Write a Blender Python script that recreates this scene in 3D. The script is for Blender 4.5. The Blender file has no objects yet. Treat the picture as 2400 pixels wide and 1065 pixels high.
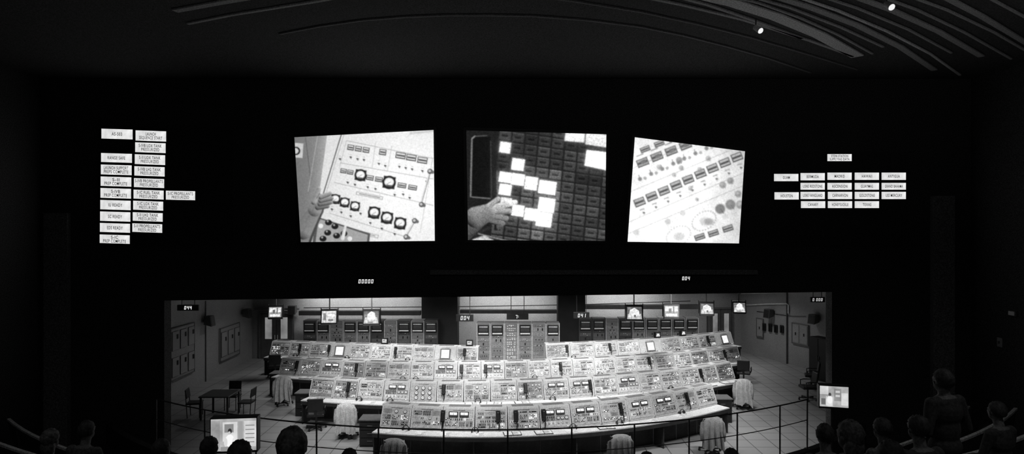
import bpy, bmesh, math, random
import numpy as np
from mathutils import Vector, Matrix, Euler
random.seed(7)
F=1500.0; HOR=540.0; H=6.0
ZOOM=None
scene=bpy.context.scene
col=scene.collection
try:
    scene.view_settings.view_transform='Standard'
except Exception: pass

def P(px,py,D): return Vector(((px-1200)*D/F, D, H-(py-HOR)*D/F))

# ---------------- materials ----------------
_mc={}
def mat(g,rough=0.6,metal=0.0,noise=0.12,scale=8.0,name='paint',fine=0.35):
    k=('m',g,rough,metal,noise,scale)
    if k in _mc: return _mc[k]
    m=bpy.data.materials.new(name); m.use_nodes=True
    nt=m.node_tree; bs=nt.nodes['Principled BSDF']
    bs.inputs['Roughness'].default_value=rough; bs.inputs['Metallic'].default_value=metal
    tc=nt.nodes.new('ShaderNodeTexCoord'); nz=nt.nodes.new('ShaderNodeTexNoise')
    nz.inputs['Scale'].default_value=scale; nz.inputs['Detail'].default_value=3
    cr=nt.nodes.new('ShaderNodeValToRGB')
    lo=g*(1-noise); hi=min(1,g*(1+noise))
    cr.color_ramp.elements[0].position=0.3; cr.color_ramp.elements[1].position=0.7
    cr.color_ramp.elements[0].color=(lo,lo,lo,1); cr.color_ramp.elements[1].color=(hi,hi,hi,1)
    nt.links.new(tc.outputs['Object'],nz.inputs['Vector']); nt.links.new(nz.outputs['Fac'],cr.inputs['Fac'])
    # fine mottling of the surface
    n2=nt.nodes.new('ShaderNodeTexNoise'); n2.inputs['Scale'].default_value=55; n2.inputs['Detail'].default_value=1
    mr=nt.nodes.new('ShaderNodeMapRange'); mr.inputs['From Min'].default_value=0.3; mr.inputs['From Max'].default_value=0.7
    mr.inputs['To Min'].default_value=1-fine; mr.inputs['To Max'].default_value=1+fine*0.6
    vm=nt.nodes.new('ShaderNodeVectorMath'); vm.operation='SCALE'
    nt.links.new(tc.outputs['Object'],n2.inputs['Vector']); nt.links.new(n2.outputs['Fac'],mr.inputs['Value'])
    nt.links.new(cr.outputs['Color'],vm.inputs[0]); nt.links.new(mr.outputs['Result'],vm.inputs['Scale'])
    nt.links.new(vm.outputs['Vector'],bs.inputs['Base Color'])
    _mc[k]=m; return m
def em(g,sample=False,var=0.0,scale=1.0):
    k=('e',round(g,3),sample,var,scale)
    if k in _mc: return _mc[k]
    m=bpy.data.materials.new('glow'); m.use_nodes=True
    nt=m.node_tree; bs=nt.nodes['Principled BSDF']
    bs.inputs['Base Color'].default_value=(0.02,0.02,0.02,1); bs.inputs['Roughness'].default_value=0.7
    bs.inputs['Emission Color'].default_value=(1,1,1,1)
    bs.inputs['Emission Strength'].default_value=g
    if var>0:
        tc=nt.nodes.new('ShaderNodeTexCoord'); nz=nt.nodes.new('ShaderNodeTexNoise')
        nz.inputs['Scale'].default_value=scale; nz.inputs['Detail'].default_value=4
        mr=nt.nodes.new('ShaderNodeMapRange')
        mr.inputs['From Min'].default_value=0.3; mr.inputs['From Max'].default_value=0.7
        mr.inputs['To Min'].default_value=g*(1-var); mr.inputs['To Max'].default_value=g*(1+var*0.4)
        nt.links.new(tc.outputs['Object'],nz.inputs['Vector']); nt.links.new(nz.outputs['Fac'],mr.inputs['Value'])
        nt.links.new(mr.outputs['Result'],bs.inputs['Emission Strength'])
    if not sample:
        try: m.cycles.emission_sampling='NONE'
        except Exception: pass
    _mc[k]=m; return m

# ---------------- mesh builder ----------------
class B:
    def __init__(s): s.bm=bmesh.new(); s.mats=[]
    def mi(s,m):
        if m not in s.mats: s.mats.append(m)
        return s.mats.index(m)
    def _set(s,verts,m):
        i=s.mi(m)
        fs={f for v in verts for f in v.link_faces}
        for f in fs: f.material_index=i
        return fs
    def box(s,c,sz,m,rot=None,bev=0,seg=2):
        M=Matrix.Translation(Vector(c))
        if rot is not None: M=M@(rot if isinstance(rot,Matrix) else Euler(rot).to_matrix().to_4x4())
        M=M@Matrix.Diagonal((sz[0],sz[1],sz[2],1))
        r=bmesh.ops.create_cube(s.bm,size=1,matrix=M)
        s._set(r['verts'],m)
        if bev>0:
            es=list({e for v in r['verts'] for e in v.link_edges})
            bmesh.ops.bevel(s.bm,geom=es,offset=bev,segments=seg,affect='EDGES',profile=0.5)
        return s
    def cyl(s,p0,p1,r0,m,r1=None,n=12):
        p0=Vector(p0);p1=Vector(p1); r1=r0 if r1 is None else r1
        d=p1-p0; q=Vector((0,0,1)).rotation_difference(d.normalized()).to_matrix().to_4x4()
        r=bmesh.ops.create_cone(s.bm,cap_ends=True,segments=n,radius1=r0,radius2=r1,depth=d.length,matrix=Matrix.Translation((p0+p1)/2)@q)
        s._set(r['verts'],m); return s
    def sph(s,c,r,m,u=16,v=10,rot=None):
        if not hasattr(r,'__len__'): r=(r,r,r)
        M=Matrix.Translation(Vector(c))
        if rot: M=M@Euler(rot).to_matrix().to_4x4()
        M=M@Matrix.Diagonal((r[0],r[1],r[2],1))
        q=bmesh.ops.create_uvsphere(s.bm,u_segments=u,v_segments=v,radius=1,matrix=M)
        s._set(q['verts'],m); return s
    def poly(s,pts,m):
        vs=[s.bm.verts.new(p) for p in pts]
        try:
            f=s.bm.faces.new(vs); f.material_index=s.mi(m)
        except Exception: pass
        return s
    def prism(s,prof,x0,x1,m,fm=None):
        a=[s.bm.verts.new((x0,y,z)) for y,z in prof]; b=[s.bm.verts.new((x1,y,z)) for y,z in prof]
        n=len(prof); i=s.mi(m)
        fs=[s.bm.faces.new(a),s.bm.faces.new(b[::-1])]
        for k in range(n):
            f=s.bm.faces.new((a[k],b[k],b[(k+1)%n],a[(k+1)%n])); fs.append(f)
            f.material_index=s.mi(fm[k]) if fm and fm.get(k) else i
        for f in fs[:2]: f.material_index=i
        return s
    def sweep(s,sections,m,closed_caps=True):
        rows=[[s.bm.verts.new(p) for p in sec] for sec in sections]; i=s.mi(m); n=len(rows[0])
        for a,b in zip(rows,rows[1:]):
            for k in range(n):
                f=s.bm.faces.new((a[k],a[(k+1)%n],b[(k+1)%n],b[k])); f.material_index=i
        if closed_caps:
            s.bm.faces.new(rows[0]).material_index=i; s.bm.faces.new(rows[-1][::-1]).material_index=i
        return s
    def tube(s,pts,r,m,n=8):
        pts=[Vector(p) for p in pts]; secs=[]
        for k,p in enumerate(pts):
            t=(pts[min(k+1,len(pts)-1)]-pts[max(k-1,0)]).normalized()
            up=Vector((0,0,1)) if abs(t.z)<0.9 else Vector((0,1,0))
            a=t.cross(up).normalized(); b=a.cross(t).normalized()
            secs.append([p+a*math.cos(2*math.pi*j/n)*r+b*math.sin(2*math.pi*j/n)*r for j in range(n)])
        return s.sweep(secs,m)
    def mesh(s,name='m',smooth=False,recalc=True):
        if recalc: bmesh.ops.recalc_face_normals(s.bm,faces=s.bm.faces[:])
        me=bpy.data.meshes.new(name); s.bm.to_mesh(me); s.bm.free()
        for m in s.mats: me.materials.append(m)
        if smooth:
            for p in me.polygons: p.use_smooth=True
        return me

def obj(name,me,parent=None,loc=(0,0,0),rot=(0,0,0),label=None,cat=None,group=None,kind=None):
    o=bpy.data.objects.new(name,me); o.location=loc; o.rotation_euler=rot
    col.objects.link(o)
    if parent is not None: o.parent=parent
    if label: o['label']=label
    if cat: o['category']=cat
    if group: o['group']=group
    if kind: o['kind']=kind
    return o
def thing(name,label,cat,loc=(0,0,0),rot=(0,0,0),group=None):
    return obj(name,None,None,loc,rot,label,cat,group)
def structure(name,me,label,cat='structure'):
    return obj(name,me,label=label,cat=cat,kind='structure')

# text
_tc={}
def text_pts(txt):
    if txt in _tc: return _tc[txt]
    cu=bpy.data.curves.new('t','FONT'); cu.body=txt; cu.size=1; cu.resolution_u=3; cu.offset=0.014; cu.space_character=1.15
    o=bpy.data.objects.new('t',cu); col.objects.link(o)
    dg=bpy.context.evaluated_depsgraph_get(); dg.update()
    me=bpy.data.meshes.new_from_object(o.evaluated_get(dg))
    vs=[(v.co.x,v.co.y) for v in me.vertices]; fs=[tuple(p.vertices) for p in me.polygons]
    x0=min(v[0] for v in vs);x1=max(v[0] for v in vs);y0=0.0;y1=0.70
    vs=[((x-x0)/(x1-x0),(y-y0)/(y1-y0)) for x,y in vs]
    bpy.data.objects.remove(o); bpy.data.curves.remove(cu); bpy.data.meshes.remove(me)
    _tc[txt]=(vs,fs); return _tc[txt]
def text_geo(b,txt,fn,m):
    vs,fs=text_pts(txt); i=b.mi(m)
    bv=[b.bm.verts.new(fn(x,y)) for x,y in vs]
    for f in fs:
        try: b.bm.faces.new([bv[k] for k in f]).material_index=i
        except Exception: pass

SEG={'0':'abcdef','1':'bc','4':'fgbc','7':'abc','8':'abcdefg'}
def seg_digits(b,txt,c,h,m,xdir=Vector((1,0,0)),zdir=Vector((0,0,1)),off=None):
    w=h*0.52; t=h*0.14; adv=h*0.8; n=len(txt); x=-adv*n/2+adv*0.2
    for ch in txt:
        for s_ in SEG.get(ch,''):
            q={'a':(0,h-t,w,h),'g':(0,h/2-t/2,w,h/2+t/2),'d':(0,0,w,t),'b':(w-t,h/2,w,h),'c':(w-t,0,w,h/2),'f':(0,h/2,t,h),'e':(0,0,t,h/2)}[s_]
            pts=[]
            for (a,e) in ((q[0],q[1]),(q[2],q[1]),(q[2],q[3]),(q[0],q[3])):
                pts.append(Vector(c)+xdir*(x+a+e*0.12)+zdir*(e-h/2))
            b.poly(pts,m)
        if ch==':':
            for e in (h*0.3,h*0.65):
                pts=[Vector(c)+xdir*(x+a)+zdir*(e+d-h/2) for a,d in ((0,0),(t,0),(t,t),(0,t))]
                b.poly(pts,m)
        x+=adv*(0.5 if ch in ': ' else 1)

# ---------------- camera / world ----------------
cam=bpy.data.cameras.new('camera'); co=bpy.data.objects.new('camera',cam); col.objects.link(co)
co.location=(0,0,H); co.rotation_euler=(math.pi/2,0,0); cam.sensor_width=36; cam.lens=22.5; cam.shift_y=7.5/2400
cam.clip_end=200; scene.camera=co
if ZOOM:
    zx,zy,zf=ZOOM; cam.lens=22.5*zf; cam.shift_x=(zx-1200)/2400*zf; cam.shift_y=(540-zy)/2400*zf
w=bpy.data.worlds.new('world'); scene.world=w; w.use_nodes=True
w.node_tree.nodes['Background'].inputs[0].default_value=(1,1,1,1)
w.node_tree.nodes['Background'].inputs[1].default_value=0.0025

# ---------------- setting ----------------
M_hall=mat(0.05,0.9,0,0.85,45,'hall_wall_fabric'); M_ceil=mat(0.05,0.95,0,0.85,46,'ceiling_fabric')
M_wall=mat(0.36,0.7,0,0.06,1.2,'painted_wall'); M_wallb=mat(0.34,0.7,0,0.06,1.3,'painted_wall')
M_dark=mat(0.03,0.7,0,0.3,5,'dark_paint')
M_black=mat(0.012,0.5,0,0.3,5,'black_plastic')
M_col=mat(0.012,0.8,0,0.2,3,'dark_column'); M_brk=mat(0.09,0.7,0,0.2,3,'grey_metal')

WY=15.0
b=B()
def wbox(b,x0,x1,z0,z1,z0r=None):
    z0r=z0 if z0r is None else z0r
    pts=[(x0,z0),(x1,z0r),(x1,z1),(x0,z1)]
    a=[b.bm.verts.new((x,WY,z)) for x,z in pts]; c=[b.bm.verts.new((x,WY+0.3,z)) for x,z in pts]
    i=b.mi(M_hall)
    b.bm.faces.new(a).material_index=i; b.bm.faces.new(c[::-1]).material_index=i
    for k in range(4): b.bm.faces.new((a[k],c[k],c[(k+1)%4],a[(k+1)%4])).material_index=i
wbox(b,-8.15,7.5,4.35,9.6,4.55)
wbox(b,-11.2,-8.15,-0.0,9.6)
wbox(b,7.5,10.9,-0.0,9.6)
structure('wall_front',b.mesh(),'dark hall wall with wide viewing opening below','wall')
b=B(); b.box((-11.15,6.5,4.75),(0.3,16.9,9.7),M_hall); structure('wall_left',b.mesh(),'dark side wall of the viewing hall','wall')
b=B(); b.box((10.9,6.5,4.75),(0.3,16.9,9.7),M_hall); structure('wall_right',b.mesh(),'dark side wall of the viewing hall','wall')
b=B(); b.box((0,6.6,9.65),(22.5,17.1,0.2),M_ceil); structure('ceiling',b.mesh(),'dark ceiling of the viewing hall','ceiling')
b=B(); b.box((0,-1.9,4.75),(22.5,0.2,9.7),M_hall); structure('wall_back',b.mesh(),'dark rear wall behind the audience','wall')

# control room shell
RW0=Vector((11.3,31.6,0)); RWd=Vector((1.65,-4.3,0))
def wall_between(p0,p1,z0,z1,th,m,side=1):
    b=B(); p0=Vector(p0);p1=Vector(p1); d=(p1-p0).normalized(); n=Vector((-d.y,d.x,0))*th*side
    a=[p0,p1,p1+n,p0+n]
    b.sweep([[Vector((q.x,q.y,z0)) for q in a],[Vector((q.x,q.y,z1)) for q in a]],m); return b.mesh()
pR=RW0+RWd*3.85
structure('wall_right_1',wall_between(RW0,pR,0,4.7,0.2,M_wall,1),'painted side wall of the control room','wall')
structure('wall_left_1',wall_between((-12.15,15.3,0),(-12.15,30,0),0,4.7,0.2,M_wall,1),'painted side wall of the control room','wall')
structure('wall_back_1',wall_between((-12.35,30,0),(11.5,31.61,0),0,4.7,0.2,M_wallb,1),'painted rear wall of the control room','wall')
b=B(); b.box((2.3,23.6,4.8),(30,17,0.2),M_dark); structure('ceiling_1',b.mesh(),'dark control room ceiling','ceiling')

# floor material with tile lines
mf=bpy.data.materials.new('floor_tile'); mf.use_nodes=True; nt=mf.node_tree; bs=nt.nodes['Principled BSDF']; bs.inputs['Roughness'].default_value=0.55
tc=nt.nodes.new('ShaderNodeTexCoord'); br=nt.nodes.new('ShaderNodeTexBrick'); br.offset=0
br.inputs['Scale'].default_value=1; br.inputs['Brick Width'].default_value=0.61; br.inputs['Row Height'].default_value=0.61
br.inputs['Mortar Size'].default_value=0.012; br.inputs['Color1'].default_value=(0.30,0.30,0.30,1); br.inputs['Color2'].default_value=(0.27,0.27,0.27,1); br.inputs['Mortar'].default_value=(0.07,0.07,0.07,1)
nt.links.new(tc.outputs['Object'],br.inputs['Vector']); nt.links.new(br.outputs['Color'],bs.inputs['Base Color'])
b=B(); b.box((2.3,21.4,-0.1),(30,21.5,0.2),mf); structure('floor',b.mesh(),'light square floor tiles with dark joints','floor')

# hall terraces
CX,CY=-0.6,23.2
def pol(r,th,z): return Vector((CX+r*math.sin(th),CY-r*math.cos(th),z))
STEP=0.32
def zk(k): return 1.05+STEP*k
def rk(k): return 13.3+0.9*(k-1)
def thlim(r,xl=-10.9,xr=10.6,yl=14.95):
    a=math.asin(min(1,(CX-xl)/r)) if r>(CX-xl) else 1.5
    c=math.asin(min(1,(xr-CX)/r)) if r>(xr-CX) else 1.5
    m_=math.acos(min(1,(CY-yl)/r))
    return -min(a,m_),min(c,m_)
M_carp=mat(0.03,0.95,0,0.4,40,'carpet')
b=B()
for k in range(0,14):
    r0=12.0 if k==0 else rk(k); r1=rk(k+1); t0,t1=thlim(r0)
    secs=[]
    for j in range(33):
        t=t0+(t1-t0)*j/32
        secs.append([pol(r0,t,0.02),pol(r1,t,0.02),pol(r1,t,zk(k)),pol(r0,t,zk(k))])
    b.sweep(secs,M_carp)
structure('floor_1',b.mesh(),'stepped carpeted seating terraces','floor')
b=B(); t0,t1=thlim(12.0); b.sweep([[pol(12.0,t,1.04),pol(12.14,t,1.04),pol(12.14,t,1.5),pol(12.0,t,1.5)] for t in [t0+(t1-t0)*j/40 for j in range(41)]],M_carp)
structure('wall_parapet',b.mesh(),'low dark parapet carrying the guard rail','wall')

# trims: pilasters, ledge, ceiling beams
def trim(n,me,label): structure('trim_%d'%n,me,label,'trim')
M_pil=mat(0.20,0.9,0,0.7,45,'pilaster_fabric')
b=B(); b.box((-10.62,WY-0.06,3.2),(0.55,0.12,6.4),M_pil); trim(1,b.mesh(),'fabric pilaster on the hall wall')
b=B(); b.box((10.05,WY-0.06,3.4),(0.5,0.12,6.8),M_pil); trim(2,b.mesh(),'fabric pilaster on the hall wall')
b=B(); b.box((1.9,WY-0.08,5.02),(7.6,0.16,0.10),M_pil); trim(3,b.mesh(),'narrow ledge above the viewing opening')
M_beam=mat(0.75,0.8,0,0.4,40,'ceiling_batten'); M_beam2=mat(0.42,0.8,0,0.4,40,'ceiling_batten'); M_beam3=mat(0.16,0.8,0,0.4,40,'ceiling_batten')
ZC=9.5
def cpt(px,py): 
    D=(ZC+0.02-H)*F/(HOR-py); return Vector(((px-1200)*D/F,D,ZC))
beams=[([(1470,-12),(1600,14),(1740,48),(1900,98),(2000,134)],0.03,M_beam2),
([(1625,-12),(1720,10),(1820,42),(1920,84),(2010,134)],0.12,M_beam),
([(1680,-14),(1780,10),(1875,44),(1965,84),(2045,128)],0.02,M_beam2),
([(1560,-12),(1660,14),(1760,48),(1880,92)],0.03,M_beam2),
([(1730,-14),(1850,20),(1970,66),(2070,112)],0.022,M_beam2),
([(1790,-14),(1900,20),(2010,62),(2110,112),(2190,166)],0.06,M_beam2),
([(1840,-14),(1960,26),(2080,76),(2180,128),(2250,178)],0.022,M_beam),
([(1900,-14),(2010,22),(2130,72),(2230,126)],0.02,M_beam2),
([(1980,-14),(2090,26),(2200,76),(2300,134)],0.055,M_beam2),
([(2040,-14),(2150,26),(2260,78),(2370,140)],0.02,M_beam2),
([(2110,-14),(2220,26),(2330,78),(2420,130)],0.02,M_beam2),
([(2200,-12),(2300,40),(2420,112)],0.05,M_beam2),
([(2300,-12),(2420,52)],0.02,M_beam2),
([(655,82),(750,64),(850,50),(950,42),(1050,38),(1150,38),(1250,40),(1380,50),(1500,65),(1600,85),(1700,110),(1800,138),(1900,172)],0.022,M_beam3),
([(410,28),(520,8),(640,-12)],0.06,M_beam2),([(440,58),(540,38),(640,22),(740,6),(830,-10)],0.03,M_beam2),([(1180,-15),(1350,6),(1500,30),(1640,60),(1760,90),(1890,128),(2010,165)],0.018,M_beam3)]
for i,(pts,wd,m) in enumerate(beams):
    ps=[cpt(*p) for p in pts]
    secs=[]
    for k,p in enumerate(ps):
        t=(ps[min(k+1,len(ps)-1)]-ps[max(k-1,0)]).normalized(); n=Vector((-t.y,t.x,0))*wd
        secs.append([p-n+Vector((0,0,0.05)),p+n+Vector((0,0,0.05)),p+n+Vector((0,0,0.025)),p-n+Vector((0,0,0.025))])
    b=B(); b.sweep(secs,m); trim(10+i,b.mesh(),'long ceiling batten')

# ---------------- signs ----------------
M_signface=em(0.82,False,0.25,6); M_ink=mat(0.01,0.8); M_board=mat(0.035,0.8,0,0.3,20,'sign_board')
def sign(x0,y0,x1,y1,lines,slope,group,cw,lh,label):
    D=WY-0.05
    c=P((x0+x1)/2,(y0+y1)/2,D); 
    t=thing('illuminated_sign',label,'sign',c,(0,0,0),group)
    s=D/F; wv=(x1-x0)*s; hv=(y1-y0)*s; sl=slope
    b=B(); 
    def Q(x,z,y): return Vector((x,y,z-x*sl))
    b.sweep([[Q(-wv/2-.012,-hv/2-.012,0.045),Q(wv/2+.012,-hv/2-.012,0.045),Q(wv/2+.012,hv/2+.012,0.045),Q(-wv/2-.012,hv/2+.012,0.045)],
             [Q(-wv/2-.012,-hv/2-.012,0.0),Q(wv/2+.012,-hv/2-.012,0.0),Q(wv/2+.012,hv/2+.012,0.0),Q(-wv/2-.012,hv/2+.012,0.0)]],M_black)
    obj('sign_housing',b.mesh(),t)
    b=B(); b.poly([Q(-wv/2,-hv/2,-0.004),Q(wv/2,-hv/2,-0.004),Q(wv/2,hv/2,-0.004),Q(-wv/2,hv/2,-0.004)],M_signface)
    obj('lit_face',b.mesh(recalc=False),t)
    b=B(); n=len(lines); lhm=lh*s
    for i,l in enumerate(lines):
        lw=len(l)*cw*s; zc=(0 if n==1 else (0.5-i)*(lh+1.8)*s)
        text_geo(b,l,lambda x,y:Q((x-0.5)*lw,zc+(y-0.5)*lhm,-0.009),M_ink)
    obj('lettering',b.mesh(recalc=False),t)
S1='lit launch status signs'
R=[(303,326,['AS-503']),None,(360,381,['RANGE SAFE']),(387,410,['LAUNCH SUPPORT','PREPS COMPLETE']),(415,437,['S-II','PREP COMPLETE']),(442,465,['S-IVB','PREP COMPLETE']),(470,492,['IU READY']),(497,519,['SC READY']),(524,545,['EDS READY']),(551,571,['S-IC','PREP COMPLETE'])]
for i,r in enumerate(R):
    if r: 
        x0=238-i*0.45; x1=311-i*0.75
        sign(x0,r[0],x1,r[1],r[2],0.03,S1,4.1,7.4,'white illuminated status sign reading '+' '.join(r[2]))
R=[(307,331,'LAUNCH','SEQUENCE START'),(335,358,'S-IVB LOX TANK','PRESSURIZED'),(363,386,'S-II LOX TANK','PRESSURIZED'),(391,413,'S-IVB LH2 TANK','PRESSURIZED'),(419,440,'S-IVB PROPELLANTS','PRESSURIZED'),(446,467,'S-IC FUEL TANK','PRESSURIZED'),(472,493,'S-IC LOX TANK','PRESSURIZED'),(499,519,'S-II LH2 TANK','PRESSURIZED'),(525,545,'S-II PROPELLANTS','PRESSURIZED')]
for i,r in enumerate(R):
    sign(318-i*0.95,r[0],389.5-i*1.15,r[1],r[2:],0.035,S1,3.85,7.2,'white illuminated status sign reading '+' '.join(r[2:]))
sign(389,448,457.5,469,['S-IC PROPELLANTS','PRESSURIZED'],0.02,S1,3.7,6.8,'white illuminated status sign reading S-IC PROPELLANTS PRESSURIZED')
S2='lit tracking station signs'
sign(1939,361.5,1996,378,['STDN STATION','SUPPLYING DATA'],0,S2,3.3,5.6,'white illuminated station sign reading STDN STATION SUPPLYING DATA')
for yy,row in (((406,423),[(1814,'GUAM',2),(1876,'BERMUDA',0),(1939,'MADRID',-1),(2003,'HAWAII',-1),(2066,'ANTIGUA',-1)]),((429,445),[(1876,'USNS REDSTONE',0),(1939,'ASCENSION',0),(2003,'GUAYMAS',0),(2066,'GRAND BAHAMA',0)]),((450,467),[(1815,'HOUSTON',1),(1876,'USNS VANGUARD',0),(1940,'CARNARVON',0),(2003,'GOLDSTONE',0),(2066,'USS MERCURY',0)]),((472,488),[(1877,'CANARY',0),(1940,'HONEYSUCKLE',0),(2003,'TEXAS',0)])):
    for x,l,dy in row:
        sign(x,yy[0]+dy,x+57,yy[1]+dy,[l],0,S2,3.5 if len(l)>9 else 4.0,6.6,'white illuminated station sign reading '+l)
for (x0,y0,x1,y1,lb) in ((226,296,545,577,'dark backing board behind status signs'),(1808,356,2130,580,'dark backing board behind station signs')):
    b=B(); a=P(x0,y1,WY-0.003); c=P(x1,y0,WY-0.003)
    b.box(((a.x+c.x)/2,WY-0.003,(a.z+c.z)/2),(c.x-a.x,0.006,c.z-a.z),M_board)
    obj('sign_board',b.mesh(),label=lb,cat='board')

# ---------------- projection screens (per vertex luminance pictures) ----------------
M_pic=bpy.data.materials.new('projected_picture'); M_pic.use_nodes=True
_nt=M_pic.node_tree; _bs=_nt.nodes['Principled BSDF']; _bs.inputs['Base Color'].default_value=(0.05,0.05,0.05,1); _bs.inputs['Roughness'].default_value=0.9
_bs.inputs['Emission Color'].default_value=(1,1,1,1)
_at=_nt.nodes.new('ShaderNodeAttribute'); _at.attribute_name='lum'
_nt.links.new(_at.outputs['Fac'],_bs.inputs['Emission Strength'])
try: M_pic.cycles.emission_sampling='NONE'
except Exception: pass
RNG=np.random.default_rng(3)
def blur(A,s):
    r=int(3*s)+1; k=np.exp(-(np.arange(-r,r+1)**2)/(2*s*s)); k/=k.sum()
    Bp=np.pad(A,((r,r),(0,0)),mode='edge'); A=sum(k[i]*Bp[i:i+A.shape[0]] for i in range(2*r+1))
    Bp=np.pad(A,((0,0),(r,r)),mode='edge'); return sum(k[i]*Bp[:,i:i+A.shape[1]] for i in range(2*r+1))
class Ras:
    def __init__(s,x0,y0,x1,y1,g,res=1.0):
        s.x0,s.y0,s.res=x0,y0,res
        s.X,s.Y=np.meshgrid(np.arange(x0,x1+res,res),np.arange(y0,y1+res,res)); s.A=np.full(s.X.shape,float(g))
    def put(s,sd,g,soft=1.0,al=1.0):
        c=np.clip(0.5-sd/soft,0,1)*al; s.A=s.A*(1-c)+g*c
    def rect(s,cx,cy,w,h,g,a=0,soft=1.0,al=1.0):
        ca,sa=math.cos(math.radians(a)),math.sin(math.radians(a)); dx=s.X-cx; dy=s.Y-cy
        u=dx*ca+dy*sa; v=-dx*sa+dy*ca; s.put(np.maximum(abs(u)-w/2,abs(v)-h/2),g,soft,al)
    def disc(s,cx,cy,r,g,ry=None,soft=1.0,al=1.0):
        ry=ry or r; d=np.sqrt(((s.X-cx)/r)**2+((s.Y-cy)/ry)**2); s.put((d-1)*min(r,ry),g,soft,al)
    def ring(s,cx,cy,r,w_,g,ry=None,al=1.0):
        ry=ry or r; d=np.sqrt(((s.X-cx)/r)**2+((s.Y-cy)/ry)**2); s.put(abs((d-1)*r)-w_/2,g,1.0,al)
    def line(s,x0,y0,x1,y1,w_,g,al=1.0,soft=1.0):
        d=math.hypot(x1-x0,y1-y0); s.rect((x0+x1)/2,(y0+y1)/2,d,w_,g,math.degrees(math.atan2(y1-y0,x1-x0)),soft,al)
    def poly(s,pts,g,al=1.0,soft=1.0):
        sd=np.full(s.X.shape,-1e9); n=len(pts); ar=sum(pts[i][0]*pts[(i+1)%n][1]-pts[(i+1)%n][0]*pts[i][1] for i in range(n)); sg=1 if ar>0 else -1
        for i in range(n):
            x0,y0=pts[i]; x1,y1=pts[(i+1)%n]; L=math.hypot(x1-x0,y1-y0) or 1
            sd=np.maximum(sd,-sg*((x1-x0)*(s.Y-y0)-(y1-y0)*(s.X-x0))/L)
        s.put(sd,g,soft,al)
    def cap(s,x0,y0,r0,x1,y1,r1,g,sh=0.45,lx=0.5,ly=-0.6):
        dx,dy=x1-x0,y1-y0; L2=dx*dx+dy*dy or 1; t=np.clip(((s.X-x0)*dx+(s.Y-y0)*dy)/L2,0,1)
        r=r0+(r1-r0)*t; ex=s.X-(x0+dx*t); ey=s.Y-(y0+dy*t); d=np.sqrt(ex*ex+ey*ey)
        shade=g*(1-sh*0.5+sh*(ex*lx+ey*ly)/np.maximum(r,0.1)); c=np.clip(0.5-(d-r)/1.5,0,1); s.A=s.A*(1-c)+shade*c
    def noise(s,sc,amp):
        h,w_=s.A.shape; n=RNG.normal(size=(h,w_)); n=blur(n,sc); n/=n.std(); s.A*=1+amp*n
    def glow(s,th,sc,k): s.A+=blur(np.maximum(s.A-th,0),sc)*k
    def fbox(s,cx,cy,w_,h_,a,g0=0.03,g1=0.75,bar=True):
        s.rect(cx,cy,w_,h_,g0,a); s.rect(cx,cy-.5,w_-4,h_-4.5,g1,a)
        if bar: s.rect(cx,cy,w_-5,h_*0.26,0.08,a)
    def gauge(s,cx,cy,r):
        s.rect(cx,cy,2*r+1,2*r+1,0.015,8); s.disc(cx,cy,r*1.16,0.015); s.disc(cx,cy-1,r*0.76,0.95,r*0.68,2); s.line(cx-r*.4,cy+r*.3,cx+r*.3,cy-r*.1,1.2,0.15); s.rect(cx,cy+r*.55,r,r*.3,.1,8)
    def knob(s,cx,cy,r=3.2,g=0.05):
        s.disc(cx,cy+1,r*0.75,g); s.line(cx-r,cy-r*.2,cx+r,cy+r*.4,1.8,g,.9); s.line(cx,cy,cx+r*.3,cy+r*1.7,1.6,g*2,.8)
        s.rect(cx,cy-r*1.7,5,1.2,.3,8,1,.7)
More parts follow.
